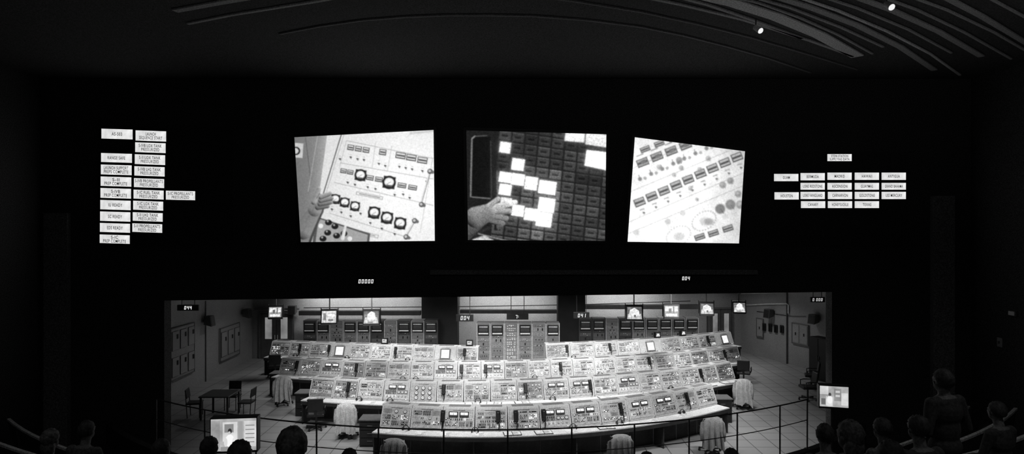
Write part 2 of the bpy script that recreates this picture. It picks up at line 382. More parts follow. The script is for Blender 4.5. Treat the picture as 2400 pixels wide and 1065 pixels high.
def screen(quad,label,ras):
    D=WY-0.06; cx=sum(p[0] for p in quad)/4; cy=sum(p[1] for p in quad)/4; c0=P(cx,cy,D)
    t=thing('projection_screen',label,'projection screen',c0,(0,0,0),'wall projection screens')
    b=B(); e=7
    qq=[(x+(e if x>cx else -e),y+(e if y>cy else -e)) for x,y in quad]
    b.sweep([[P(x,y,WY-0.002)-c0 for x,y in qq],[P(x,y,WY-0.05)-c0 for x,y in qq]],M_black)
    obj('screen_frame',b.mesh(),t)
    nx,ny=340,270; U,V=np.meshgrid(np.linspace(0,1,nx),np.linspace(0,1,ny))
    q=np.array(quad,float); px=(1-U)*(1-V)*q[0,0]+U*(1-V)*q[1,0]+U*V*q[2,0]+(1-U)*V*q[3,0]; py=(1-U)*(1-V)*q[0,1]+U*(1-V)*q[1,1]+U*V*q[2,1]+(1-U)*V*q[3,1]
    fx=(px-ras.x0)/ras.res; fy=(py-ras.y0)/ras.res; h,w_=ras.A.shape
    ix=np.clip(fx.astype(int),0,w_-2); iy=np.clip(fy.astype(int),0,h-2); ax=np.clip(fx-ix,0,1); ay=np.clip(fy-iy,0,1); A=ras.A
    L=A[iy,ix]*(1-ax)*(1-ay)+A[iy,ix+1]*ax*(1-ay)+A[iy+1,ix]*(1-ax)*ay+A[iy+1,ix+1]*ax*ay
    co_=np.stack([(px-1200)*D/F-c0.x,np.zeros_like(px),H-(py-HOR)*D/F-c0.z],-1).reshape(-1,3)
    me=bpy.data.meshes.new('picture'); me.vertices.add(nx*ny); me.vertices.foreach_set('co',co_.ravel().astype(np.float32))
    i0=(np.arange(ny-1)[:,None]*nx+np.arange(nx-1)[None,:]).ravel(); F4=np.stack([i0,i0+nx,i0+nx+1,i0+1],-1)
    n=len(i0); me.loops.add(n*4); me.loops.foreach_set('vertex_index',F4.ravel().astype(np.int32)); me.polygons.add(n); me.polygons.foreach_set('loop_start',(np.arange(n)*4).astype(np.int32))
    try: me.polygons.foreach_set('loop_total',np.full(n,4,np.int32))
    except Exception: pass
    me.update(calc_edges=True); at_=me.attributes.new('lum','FLOAT','POINT'); at_.data.foreach_set('value',np.clip(L,0,1.3).ravel().astype(np.float32))
    me.materials.append(M_pic); obj('projected_image',me,t,label='projected black and white control panel picture')
# picture 1
s=Ras(680,295,1030,575,0.80)
s.A=0.70+0.30*np.exp(-(((s.X-960)/160)**2+((s.Y-440)/170)**2))
s.poly([(670,290),(802,290),(738,530),(730,590),(670,590)],0.30); gx=np.clip((s.X-690)/110,0,1); s.A=np.where(s.A<0.31,0.18+0.28*np.exp(-((s.X-765-(560-s.Y)*.1)/30)**2)+0.10*gx,s.A)
s.rect(700,353,20,34,0.6,4); s.disc(694,354,10,0.02); s.disc(693,354,6.5,0.6)
s.line(716,322,728,420,1.5,0.10); s.line(745,316,722,450,1,0.5); s.line(801,312,738,520,2.6,0.06); s.line(806,316,745,516,1,0.3)
s.line(801,315,1030,299,1.5,0.25); s.line(960,313,1030,305,6,0.3,.4)
for l in ((812,330,1016,372),(797,382,1016,420),(783,428,1016,482),(772,500,965,560)): s.line(*l,1.2,0.3)
for l in ((812,330,795,395),(880,335,872,395),(918,342,908,402),(1014,372,985,545)): s.line(*l,1,0.4)
for x,y in ((822,346),(840,349),(858,352)): s.fbox(x,y,16,13,9)
s.fbox(897,357,17,14,9)
for x,y in ((939,365),(964,370),(990,376)): s.fbox(x,y,24,15,9)
for x,y in ((822,368),(838,372),(853,374),(888,383),(936,390),(951,393),(966,396),(990,400),(797,372),(903,388)): s.knob(x,y)
for x,y in ((805,401),(821,404)): s.fbox(x,y,15,11,9)
s.gauge(845,411,12.5)
for x,y in ((867,417),(888,421)): s.fbox(x,y,18,12,9)
s.gauge(912,428,14)
for x,y in ((942,435),(967,440)): s.fbox(x,y,21,12,9)
for x,y in ((815,427),(832,432),(862,438),(880,442),(925,456),(960,463),(890,462),(1000,425),(945,455)): s.knob(x,y)
s.rect(866,459,64,8,.3,11); s.rect(866,459,61,5.5,.85,11); s.rect(866,459,50,2,.25,11)
for x,y in ((786,467),(808,475),(832,484)): s.gauge(x,y,10.5)
for x,y in ((877,499),(907,511),(938,524)): s.gauge(x,y,13)
for x,y in ((778,490),(800,497),(822,506),(868,522),(895,535),(925,548),(968,516),(845,500)): s.knob(x,y)
s.rect(853,547,70,8,.3,14); s.rect(853,547,67,5.5,.85,14); s.rect(853,547,55,2,.25,14)
for x,y0,y1 in ((1008,402,480),(972,518,556)):
    s.line(x,y0,x-22,y1,4.5,0.30); s.line(x-1,y0,x-23,y1,2,0.9)
    for yy,xx in ((y0,x),(y1,x-20)): s.disc(xx,yy,6.5,.10); s.disc(xx+6,yy+2,4,.15); s.disc(xx-1,yy-1,3,.6)
s.poly([(742,508),(868,548),(864,580),(730,580)],0.10); s.poly([(747,513),(862,551),(858,580),(738,580)],0.38)
for x,y in ((770,522),(785,531),(768,546),(789,553),(806,548),(757,560)): s.disc(x,y,8.5,0.015,7); s.disc(x-2,y-3,2,0.4)
for x,y in ((752,530),(820,560)): s.disc(x,y,5.5,0.8)
s.cap(803,560,4,810,528,2.5,0.9,.3)
g=.42
s.cap(692,590,31,714,542,23,.06); s.cap(714,542,23,741,494,17,.08); s.cap(741,492,18,750,470,15,.10)
s.cap(688,588,27,711,542,20,g*.72,.8); s.cap(711,542,20,738,494,15,g*.9,.8); s.cap(738,492,16,749,470,13,g,.7)
s.cap(745,486,7,768,484,4.8,g*.75,.8); s.cap(750,478,6.5,776,475,4.5,g*.9,.8); s.cap(752,470,6.5,778,465,4.5,g*1.0,.8); s.cap(752,462,6,774,454,4.5,g*1.15,.8); s.cap(736,474,6.5,748,443,5,g*1.3,.8)
for l in ((750,482,774,480),(755,474,777,470),(754,466,775,459),(742,466,750,452)): s.line(*l,1.4,.07)
s.line(716,522,742,476,3,.15,.6,4); s.line(700,560,722,522,3,.15,.4,4)
s.A=blur(s.A,0.7); s.glow(.75,6,.12); s.noise(.8,.05)
screen([(690,322),(1016,305),(1019,565),(705,568)],'bright projected picture of a hand at a gauge panel',s)
# picture 2
s=Ras(1085,298,1430,575,0.014); rr=random.Random(5)
for c in range(9):
    for r in range(-1,11):
        x=1184+c*31.0-r*2.0; y=318+r*24.5+c*4.6
        if x<1158: continue
        g=rr.choice([0.03,0.045,0.07,0.055,0.04])*(1.8 if 1<c<5 and r>2 else 0.8)*(1.3 if r>3 else 1)
        s.rect(x,y,27,20,g,8); s.rect(x-1,y+1,15,7,g*.35,8); s.line(x-13,y-11,x+13,y-7.5,1.3,g*2.6); s.line(x-10,y+3,x+8,y+5,1,g*2.2)
W=[(1184,346,25,25,1.1),(1214,386,29,27,1.1),(1184,416,28,24,1.2),(1214,421,30,26,1.25),(1245,430,29,30,1.15),(1283,440,40,30,1.3),(1184,445,28,25,1.2),(1281,481,38,33,1.2),(1186,473,26,18,.9),(1214,494,28,26,1.1),(1244,503,29,28,1.2),(1275,515,36,33,1.3)]
for x,y,w_,h_,g in W: s.rect(x,y,w_+4,h_+4,.08,8,3,.8)
for x,y,w_,h_,g in W: s.rect(x,y,w_,h_,g,8,2)
s.poly([(1326,309),(1371,311),(1369,334),(1323,330)],.95,1,2); s.poly([(1374,312),(1425,316),(1425,346),(1372,338)],.85,1,2); s.poly([(1375,352),(1425,358),(1425,400),(1370,388)],1.15,1,2)
s.rect(1127,393,44,146,0.006,1); s.line(1106,326,1103,462,2.0,0.30,1,2); s.line(1106,325,1114,319,2,.4); s.line(1112,320,1142,318,1.5,0.12); s.line(1105,462,1150,466,2,.2); s.line(1150,330,1152,465,1.5,0.06); s.line(1161,310,1161,540,5,.012); s.line(1166,470,1178,530,3,0.12); s.line(1165,400,1168,540,1.5,.15)
g=.42
s.cap(1075,540,34,1122,508,24,g*.5,.9); s.cap(1116,510,25,1156,494,18,g*.95,.8)
s.cap(1150,514,8,1178,524,6,g*.6); s.cap(1156,507,8,1186,512,6,g*.8); s.cap(1158,498,8,1194,495,6,g*1.1); s.cap(1158,488,8.5,1196,477,6.5,g*1.7); s.cap(1194,477,6.5,1208,474,5,g*2.4,.3); s.cap(1146,484,7,1168,466,5,g*1.4)
s.line(1160,501,1192,500,1.6,.06); s.line(1158,513,1180,517,1.6,.06); s.line(1156,481,1170,472,1.6,.08); s.line(1098,556,1152,532,6,.03,.8,5)
s.poly([(1108,562),(1136,552),(1170,572),(1108,575)],0.6,1,2); s.line(1120,548,1200,568,2,.3)
s.A=blur(s.A,1.0); s.glow(.5,6,.22); s.glow(.5,18,.07); s.noise(.8,.14)
screen([(1093,306),(1421,315),(1418,565),(1097,563)],'dark projected picture of a hand pressing lit buttons',s)
# picture 3
s=Ras(1462,312,1756,580,0.8)
s.A=1.05-0.45*np.clip((s.X-1640)/120,0,1)**1.2-0.28*np.clip((370-s.Y)/60,0,1)
A_=-21
for i in range(9):
    x=1506+i*33.5; y=381-i*13.5; s.fbox(x,y,28,19,A_,0.03,0.42); s.rect(x-6,y-17,18,3,.2,A_,1,.8); s.rect(x+2,y-1,12,9,.18,A_)
for i in range(5): s.fbox(1512+i*33,350-i*13,24,13,A_,.08,.5)
for i in range(9):
    x=1499+i*28.5; y=474-i*13.2; s.fbox(x,y,26,19,A_,0.02,0.52); s.rect(x+6,y+17,12,3,.3,A_,1,.8); s.knob(x+10,y+24,3.4,.12)
for i in range(10): 
    x=1500+i*26; y=420-i*12.0; s.disc(x,y,5,.28,soft=2); s.line(x,y,x-3,y-10,2.4,.25,.9); s.disc(x+12,y-2,4,.45,soft=2)
for (x,y,r,g) in ((1688,490,12,.12),(1712,480,12,.15),(1592,376,8,.2),(1597,394,6,.3),(1694,434,8,.25),(1712,424,8,.2),(1634,468,4,.3),(1640,398,6,.3),(1545,392,6,.35),(1660,372,6,.3),(1730,455,8,.25),(1735,480,10,.25),(1618,442,5,.4),(1580,410,5,.4)):
    s.disc(x,y,r,g,soft=4,al=.85); s.disc(x-2,y-2,r*.45,g*2,soft=4); s.line(x,y,x+r*.8,y+r,2,g,.7)
for (cx,cy,R_,al) in ((1650,518,28,.55),(1590,553,28,.45)):
    for k in range(26):
        t=k*2*math.pi/26; s.disc(cx+R_*math.cos(t),cy+R_*0.78*math.sin(t)-R_*0.25*math.cos(t),2.3,0.3,al=al)
    s.disc(cx+2,cy+2,13,.7,10,5)
s.disc(1662,520,11,.38,8,4,.8)
for l in ((1462,526,1756,400),(1462,552,1756,430),(1462,456,1756,334),(1462,404,1700,300)): s.line(*l,1.3,.3,.8)
for x,y in ((1672,547),(1706,536),(1640,556)): s.fbox(x,y,25,14,-18,0.03,0.5)
for x,y in ((1700,508),(1722,500),(1565,520),(1600,500),(1492,545)): s.disc(x,y,7,.7,soft=3)
s.A=blur(s.A,0.95); s.glow(.85,7,.25); s.noise(.8,.06); s.noise(9,.05)
screen([(1488,322),(1746,355),(1732,571),(1471,567)],'bright projected picture of a slanted dial panel',s)

# wall clocks (digits)
M_led=em(1.0); M_led2=em(0.6)
def clock(px,py,D,txt,h,mount,label,boxw=None,dim=0,rotz=0):
    c=P(px,py,D); t=thing('digital_clock',label,'clock',c,(0,0,rotz),'digital count clocks')
    bw=boxw or h*0.8*len(txt)+h*0.8
    b=B(); b.box((0,0.04,0),(bw,0.08,h*1.7),M_black,bev=0.006); 
    obj('clock_housing',b.mesh(),t)
    b=B(); seg_digits(b,txt,Vector((0,-0.004,0)),h,M_led2 if dim else M_led); obj('digits',b.mesh(recalc=False),t)
    if mount>0:
        b=B()
        for x in (-bw*.3,bw*.3): b.cyl((x,0.04,h*0.8),(x,0.04,mount-c.z),0.012,M_dark,n=8)
        obj('hanging_rod',b.mesh(),t)
clock(857,660,WY-0.085,'00000',0.092,0,'black wall clock with bright digits 00000')
clock(1607,653,WY-0.085,'004',0.082,0,'black wall clock with bright digits 004')
clock(440,722,22.5,'044',0.12,4.7,'hanging digital clock with digits 044 near panelled wall',0.75)
clock(1089,746,24.0,'004',0.15,4.7,'hanging digital clock with digits 004',0.65)
clock(1213,743,24.0,'7:',0.13,4.7,'wide hanging digital clock with digit 7',0.82)
clock(1363,740,24.5,'041',0.14,4.7,'hanging digital clock with digits 041',0.6)
clock(1917,703,21.5,'0 000',0.10,4.7,'hanging digital clock with digits 0 000',None,1)

# ---------------- consoles ----------------
M_house=mat(0.52,0.5,0,0.08,6,'console_enamel'); M_plate=mat(0.42,0.45,0,0.2,12,'panel_plate'); M_plate2=mat(0.26,0.45,0,0.2,12,'panel_plate')
M_top=mat(0.74,0.4,0,0.08,5,'laminate_worktop'); M_wht=mat(0.80,0.5); M_knob=mat(0.015,0.35); M_mid=mat(0.12,0.5)
EL=[em(1.3),em(0.7),em(0.4),em(2.2)]
SB=Vector((0,-0.20,0.79)); ST=Vector((0,0.0,1.30)); sv=(ST-SB); SL=sv.length; sv.normalize(); nv=Vector((0,-sv.z,sv.y))
RS=Matrix((( 1,0,0),(0,sv.y,nv.y),(0,sv.z,nv.z))).to_4x4()
def SP(x,s,n=0): return SB+Vector((x,0,0))+sv*s+nv*n
def sbox(b,x,s,w_,h_,d,m,n0=0.006,bev=0): b.box(SP(x,s,n0+d/2),(w_,h_,d),m,rot=RS,bev=bev)
def housing(w_):
    b=B()
    prof=[(-0.2,0.755),(-0.195,0.79),(0.0,1.30),(0.012,1.325),(0.32,1.325),(0.34,0.0),(-0.12,0.0),(-0.12,0.72)]
    b.prism(prof,-w_/2,w_/2,M_house,{6:M_dark,7:M_dark})
    for x in (-w_/2+0.009,w_/2-0.009): sbox(b,x,SL/2,0.014,SL*0.98,0.012,M_wht,0.0)
    for i in range(4): b.box((0,0.08+i*0.05,1.327),(w_*0.7,0.02,0.006),M_mid)
    return b.mesh('housing')
def module(b,lit,kind,x0,s0,x1,s1,rnd):
    w_=x1-x0; h_=s1-s0
    if kind=='grid':
        nx=max(1,int(w_/0.034)); ny=max(1,int(h_/0.028))
        prob=rnd.choice([0.05,0.12,0.3,0.6])
        for i in range(nx):
            for j in range(ny):
                x=x0+(i+.5)*w_/nx; s=s0+(j+.5)*h_/ny; r=rnd.random()
                if r<prob: sbox(lit,x,s,0.022,0.015,0.008,rnd.choice(EL))
                else: sbox(b,x,s,0.022,0.015,0.008,M_wht if r<0.5 else M_knob)
    elif kind=='toggle':
        ny=max(1,int(h_/0.055)); nx=max(1,int(w_/0.045))
        for i in range(nx):
            for j in range(ny):
                if rnd.random()<.15: continue
                c=SP(x0+(i+.5)*w_/nx,s0+(j+.5)*h_/ny,0.004); b.cyl(c,c+nv*0.03,0.013,M_knob,0.010,8)
                sbox(b,x0+(i+.5)*w_/nx,s0+(j+.5)*h_/ny+0.022,0.026,0.005,0.002,M_knob)
    elif kind=='slot':
        ny=max(1,int(h_/0.05))
        for j in range(ny):
            s=s0+(j+.5)*h_/ny; sbox(b,(x0+x1)/2,s,w_*0.9,0.026,0.006,M_knob)
            for i in range(int(w_/0.035)):
                if rnd.random()<0.4: sbox(lit,x0+w_*0.1+i*0.035,s,0.012,0.014,0.010,EL[1])
    elif kind=='gauge':
        nx=max(1,int(w_/0.10)); ny=max(1,int(h_/0.10)); r=min(w_/nx,h_/ny)*0.40
        for i in range(nx):
            for j in range(ny):
                c=SP(x0+(i+.5)*w_/nx,s0+(j+.5)*h_/ny,0.004); b.cyl(c,c+nv*0.014,r,M_knob,n=18); b.cyl(c+nv*0.014,c+nv*0.017,r*0.8,M_wht,n=18); b.box(c+nv*0.019,(0.006,r*1.2,0.003),M_knob,rot=RS)
    elif kind=='label':
        for j in range(int(h_/0.026)):
            sbox(b,(x0+x1)/2+rnd.uniform(-.01,.01),s0+(j+.5)*0.026,w_*rnd.uniform(.4,.85),0.007,0.002,M_mid)
def meter_mesh(w_,h_):
    b=B(); b.box((0,0,0.012),(w_,h_,0.024),M_knob,bev=0.004); b.box((0,0.008,0.0255),(w_*.80,h_*.50,0.004),em(1.5,False,0.6,9)); b.box((0,-h_*.02,0.0295),(w_*.04,h_*.45,0.003),M_knob)
    b.box((0,-h_*.38,0.026),(w_*.84,h_*.1,0.004),M_mid); return b.mesh('meter')
ME_met=meter_mesh(0.24,0.13)
def gauge_mesh(r):
    b=B(); b.cyl((0,0,0),(0,0,0.02),r,M_knob,n=24); b.cyl((0,0,0.02),(0,0,0.023),r*.78,M_wht,n=24); b.box((r*.2,r*.1,0.026),(r*.9,0.006,0.003),M_knob,rot=(0,0,.6)); return b.mesh('gauge')
ME_gau=gauge_mesh(0.058)
def crt_mesh():
    b=B(); b.box((0,0,0.015),(0.42,0.42,0.03),M_mid,bev=0.01); b.box((0,0,0.032),(0.33,0.34,0.008),em(1.0,False,0.15,5),bev=0.003); return b.mesh('crt')
ME_crt=crt_mesh()
def make_variant(kind,seed):
    rnd=random.Random(seed); W=0.78; b=B(); lit=B(); extras=[]
    pm=rnd.choice([M_plate,M_plate2,M_plate,M_house,M_plate])
    sbox(b,0,SL/2,W-0.05,SL-0.05,0.006,pm,0.0,)
    x0,x1=-W/2+0.04,W/2-0.04; top=SL-0.04
    sbox(b,0,top-0.012,0.3,0.014,0.004,M_mid)
    top-=0.03
    if kind=='twin':
        extras=[('meter',ME_met,(-0.135,top-0.08)),('meter',ME_met,(0.135,top-0.08))]; top-=0.165
    elif kind=='crt':
        extras=[('crt_screen',ME_crt,(0,top-0.225))]; top=-1
        for i in range(8): 
            c=SP(-0.22+i*0.063,0.045,0.004); b.cyl(c,c+nv*0.025,0.012,M_knob,n=8)
    elif kind=='gauges':
        for j in range(3):
            for i in range(3): extras.append(('gauge',ME_gau,(-0.2+i*0.2,0.09+j*0.145)))
        top=-1; 
    kinds=['grid','grid','toggle','slot','label','gauge','toggle','toggle','grid']
    while top>0.09:
        h_=rnd.choice([0.08,0.11,0.14]); 
        if h_>top-0.03: h_=top-0.03
        nx=rnd.choice([2,3,3,4]); ws=(x1-x0)/nx
        for i in range(nx):
            xa=x0+i*ws+0.008; xb=x0+(i+1)*ws-0.008; 
            if rnd.random()<0.6: sbox(b,(xa+xb)/2,top-h_/2,xb-xa,h_-0.01,0.003,rnd.choice([M_wht,M_plate2,M_plate2,M_plate,M_house]),0.004)
            module(b,lit,rnd.choice(kinds),xa+0.01,top-h_+0.01,xb-0.01,top-0.01,rnd)
        top-=h_+0.010
    if len(lit.bm.verts)==0: sbox(lit,0.3,0.03,0.02,0.02,0.01,EL[0])
    return (b.mesh('panel'),lit.mesh('lights'),extras)
VAR=[make_variant('mix',s) for s in range(11,35)]
TW=[make_variant('twin',s) for s in (40,41,42)]; CR=[make_variant('crt',50)]; GA=[make_variant('gauges',60)]
ME_house=housing(0.78)

def fit(pts,zt=1.30):
    X=[];Y=[]
    for px,py in pts:
        D=(H-zt)*F/(py-HOR); X.append((px-1200)*D/F); Y.append(D)
    cf=np.polyfit(X,Y,2); xs=np.linspace(X[0],X[-1],400); ys=np.polyval(cf,xs)
    s=np.concatenate([[0],np.cumsum(np.hypot(np.diff(xs),np.diff(ys)))])
    return xs,ys,s
def at(path,s):
    xs,ys,ss=path; x=np.interp(s,ss,xs); y=np.interp(s,ss,ys)
    x2=np.interp(min(s+.05,ss[-1]),ss,xs)-np.interp(max(s-.05,0),ss,xs); y2=np.interp(min(s+.05,ss[-1]),ss,ys)-np.interp(max(s-.05,0),ss,ys)
    return float(x),float(y),math.atan2(y2,x2)
def s_at_px(path,px):
    xs,ys,ss=path; pp=1200+F*xs/ys; return float(np.interp(px,pp,ss))
rows={
 'a':dict(p=fit([(638,801),(800,807),(950,811),(1122,815)]),n=10,tw=[],cr=[793,1026],ga=[]),
 'b':dict(p=fit([(1278,808),(1400,803),(1550,795),(1712,779)]),n=9,tw=[],cr=[1515,1703],ga=[]),
 'c':dict(p=fit([(658,842),(850,847),(1050,850),(1250,850),(1400,843),(1560,831),(1727,813)]),n=22,tw=[760,1023,1155],cr=[],ga=[]),
 'd':dict(p=fit([(730,888),(900,893),(1100,897),(1250,895),(1400,886),(1550,872),(1712,850)]),n=18,tw=[960,1330,1475],cr=[],ga=[1010]),
 'e':dict(p=fit([(897,950),(1000,955),(1150,958),(1300,953),(1450,940),(1560,925),(1668,903)]),n=12,tw=[1062,1268,1397,1517],cr=[],ga=[])}
for key,r in rows.items():
    path=r['p']; L=path[2][-1]; n=r['n']; cw=L/n; last=-1
    g='control consoles in one curved row'
    for i in range(n):
        s=(i+.5)*cw; x,y,a=at(path,s); px=1200+F*x/y; pw=cw*F/y
        near=lambda lst:any(abs(px-q)<=pw*0.5 for q in lst)
        if near(r['cr']): v=CR[0]; lb='pale grey launch control console with a glowing square screen'
        elif near(r['tw']): v=random.choice(TW); lb='pale grey launch control console with two bright lit meters'
        elif near(r['ga']): v=GA[0]; lb='pale grey launch control console with nine round gauges'
        else:
            j=random.randrange(len(VAR)); 
            if j==last: j=(j+1)%len(VAR)
            last=j; v=VAR[j]; lb='pale grey launch control console with buttons and indicator lights'
        t=thing('control_console',lb,'control console',(x,y,0),(0,0,a),g)
        sc=(cw-0.018)/0.78
        for nm,me in (('console_housing',ME_house),('control_panel',v[0]),('indicator_lights',v[1])):
            o=obj(nm,me,t); o.scale=(sc,1,1)
            if nm=='indicator_lights': o['kind']='stuff'
        for nm,me,(ex,es) in v[2]:
            o=obj(nm,me,t); o.matrix_local=Matrix.Translation(SP(ex*sc,es,0.006))@RS
    b=B(); secs=[]
    for j in range(41):
        x,y,a=at(path,L*j/40); d=Vector((-math.sin(a),math.cos(a),0)); p=Vector((x,y,0))
        secs.append([p+d*(-0.205)+Vector((0,0,.722)),p+d*(-0.205)+Vector((0,0,.752)),p+d*(-0.62)+Vector((0,0,.752)),p+d*(-0.62)+Vector((0,0,.722))])
    b.sweep(secs,M_top)
    t=thing('worktop','long curved pale laminate worktop in front of consoles','desk')
    obj('desk_surface',b.mesh(),t)
    b=B(); secs=[]
    for j in range(41):
        x,y,a=at(path,L*j/40); d=Vector((-math.sin(a),math.cos(a),0)); p=Vector((x,y,0))
        secs.append([p+d*(-0.60)+Vector((0,0,.62)),p+d*(-0.60)+Vector((0,0,.722)),p+d*(-0.62)+Vector((0,0,.722)),p+d*(-0.62)+Vector((0,0,.62))])
    b.sweep(secs,M_dark); obj('front_apron',b.mesh(),t)
    for j in range(n+1):
        if j%3==0:
            x,y,a=at(path,min(max(L*j/n,0.02),L-0.02)); d=Vector((-math.sin(a),math.cos(a),0)); p=Vector((x,y,0))-d*0.37
            b=B(); b.box((0,0,0.361),(0.03,0.40,0.722),M_dark); obj('support_panel',b.mesh(),t,loc=p,rot=(0,0,a))

# papers / notebooks / handsets
def paper_mesh(seed):
    b=B()
    if seed%2:
        b.box((0,0,0.008),(0.46,0.31,0.016),M_knob,bev=0.003); b.box((-0.11,0,0.018),(0.2,0.27,0.006),M_wht); b.box((0.11,0,0.018),(0.2,0.27,0.006),M_wht)
    else:
        b.box((0,0,0.004),(0.3,0.25,0.008),M_wht); b.box((0.03,0.01,0.010),(0.22,0.28,0.004),mat(0.85,.6),rot=(0,0,.2))
    for i in range(5): b.box((0.08,-0.09+i*0.04,0.0225 if seed%2 else 0.0135),(0.13,0.006,0.002),M_mid,rot=(0,0,0 if seed%2 else .2))
    return b.mesh('paper')
ME_pap=[paper_mesh(s) for s in range(4)]
for key,r in rows.items():
    path=r['p']; L=path[2][-1]; s=0.4
    while s<L-0.3:
        if random.random()<0.78:
            x,y,a=at(path,s); d=Vector((-math.sin(a),math.cos(a),0)); q=random.randrange(4)
            obj('notebook' if q%2 else 'paper_sheet',ME_pap[q],None,Vector((x,y,.7525))-d*0.43,(0,0,a+random.uniform(-.15,.15)),'open ring binder with white pages on worktop' if q%2 else 'loose white papers on worktop','notebook' if q%2 else 'paper','papers on the worktops')
        s+=random.uniform(.6,1.0)
def handset_mesh():
    b=B(); b.box((0,0,0.055),(0.06,0.19,0.03),M_knob,bev=0.012); 
    for s_ in (-1,1): b.cyl((0,s_*0.105,0.012),(0,s_*0.105,0.065),0.048,M_knob,0.04,14)
    b.box((0,0,0.012),(0.12,0.30,0.024),M_knob,bev=0.008)
    return b.mesh('handset',False)
ME_hs=handset_mesh()
def cord_mesh(l):
    b=B(); pts=[]
    for i in range(60):
        t=i/59; pts.append((0.012*math.cos(i*1.4)+0.03*math.sin(t*3),-0.12-l*t,0.03+0.012*math.sin(i*1.4)))
    b.tube(pts,0.008,M_knob,5); return b.mesh('cord')
ME_cord=cord_mesh(0.22)
for key,lst in (('a',[706,774,929,1090]),('b',[1327,1427,1655]),('c',[700,838,1082,1138,1312,1518,1693]),('d',[820,1041,1230,1380,1637]),('e',[1040,1167,1208,1272,1450,1603])):
    path=rows[key]['p']
    for px in lst:
        x,y,a=at(path,s_at_px(path,px)); M=Matrix.Translation((x,y,0))@Matrix.Rotation(a,4,'Z')@Matrix.Translation(SP(0,0.34,0.03))@RS
        t=thing('telephone_handset','black telephone handset hung on console panel','telephone',group='console telephone handsets'); t.matrix_world=M
        obj('handset_body',ME_hs,t); obj('coiled_cord',ME_cord,t)
def headset_mesh():
    b=B(); pts=[(0.085*math.cos(t),0.02,0.10*math.sin(t)+0.03) for t in [math.pi*k/14 for k in range(15)]]
    b.tube(pts,0.011,M_knob,6)
    for sx in (-1,1): b.cyl((sx*0.062,0.02,0.035),(sx*0.10,0.02,0.035),0.042,M_knob,n=14)
    b.tube([(0.09,0,0.03),(0.08,-0.07,0.02),(0.03,-0.11,0.015)],0.005,M_knob,5); return b.mesh('headset')
ME_head=headset_mesh()
for key,lst in (('a',[700,820,960]),('c',[978,948,1078,1560,1250,1400]),('d',[850,1120,1290,1560,920]),('e',[1115,1335,1440,1582,960]),('b',[1580,1340])):
    for px in lst:
        x,y,a=at(rows[key]['p'],s_at_px(rows[key]['p'],px)); d=Vector((-math.sin(a),math.cos(a),0))
        obj('headset',ME_head,None,Vector((x,y,.7535))-d*0.29,(0,0,a),'black communications headset on worktop','headset','headsets')

def tv_meshes(w_,h_,d,seed,dense=1.0):
    b=B()
    hw,hh=w_/2,h_/2
    b.sweep([[(-hw,0,-hh),(hw,0,-hh),(hw,0,hh),(-hw,0,hh)],[(-hw,d*.45,-hh),(hw,d*.45,-hh),(hw,d*.45,hh),(-hw,d*.45,hh)],[(-hw*.6,d,-hh*.7),(hw*.6,d,-hh*.7),(hw*.6,d,hh*.55),(-hw*.6,d,hh*.55)]],M_black)
    b.box((0,-0.012,hh-0.012),(w_,0.03,0.024),M_black); b.box((0,-0.012,-hh+0.02),(w_,0.03,0.04),M_black)
    for sx in (-1,1): b.box((sx*(hw-0.012),-0.012,0),(0.024,0.03,h_),M_black)
    hs=b.mesh('tv'); b=B()
    sw,sh=w_-0.06,h_-0.09
    def r(x0,z0,x1,z1,g,l): b.poly([(x0*sw-sw/2,-0.006-0.002*l,z0*sh-sh/2+.01),(x1*sw-sw/2,-0.006-0.002*l,z0*sh-sh/2+.01),(x1*sw-sw/2,-0.006-0.002*l,z1*sh-sh/2+.01),(x0*sw-sw/2,-0.006-0.002*l,z1*sh-sh/2+.01)],em(g,False,.5,12))
    def tri(pts,g,l): b.poly([(x*sw-sw/2,-0.006-0.002*l,z*sh-sh/2+.01) for x,z in pts],em(g,False,.5,12))
    if seed%4==0:
        r(0,0,1,1,0.40,0); r(.05,.5,.95,.9,1.0,1); r(.1,.08,.9,.3,1.1,1); r(.3,.35,.5,.75,.2,2); r(.6,.3,.7,.95,.2,2)
    elif seed%4==1:
        r(0,0,1,1,0.20,0); tri([(.0,.0),(1,.0),(.9,.5),(.1,.5)],.8,1); tri([(.2,.3),(.8,.3),(.75,.85),(.5,.98),(.25,.75)],1.1,2); r(.3,.05,.6,.15,.25,2); r(.05,.6,.2,.75,.3,1)
    elif seed%4==2:
        r(0,0,1,1,0.8,0); r(.1,.2,.3,.8,.3,1); r(.4,.55,.9,.75,1.1,1); r(.45,.15,.8,.3,.25,2); r(.1,.85,.9,.95,.9,1)
    else:
        r(0,0,1,1,0.15,0); tri([(.0,.0),(1,.0),(.95,.45),(.05,.4)],.7,1); tri([(.1,.2),(.85,.25),(.8,.7),(.5,.92),(.2,.75)],1.0,2); r(.05,.75,.3,.95,.3,1); r(.45,.15,.6,.35,.25,3)
    return hs,b.mesh('pic',recalc=False)
for key,px in (('a',900),('a',1100),('b',1543),('b',1603)):
    x,y,a=at(rows[key]['p'],s_at_px(rows[key]['p'],px)); hs,pc=tv_meshes(0.26,0.24,0.22,px)
    t=thing('monitor','small black monitor standing on console top','monitor',(x,y+0.08,1.335+0.12),(0,0,a),'small monitors on consoles'); obj('monitor_housing',hs,t); obj('screen',pc,t)

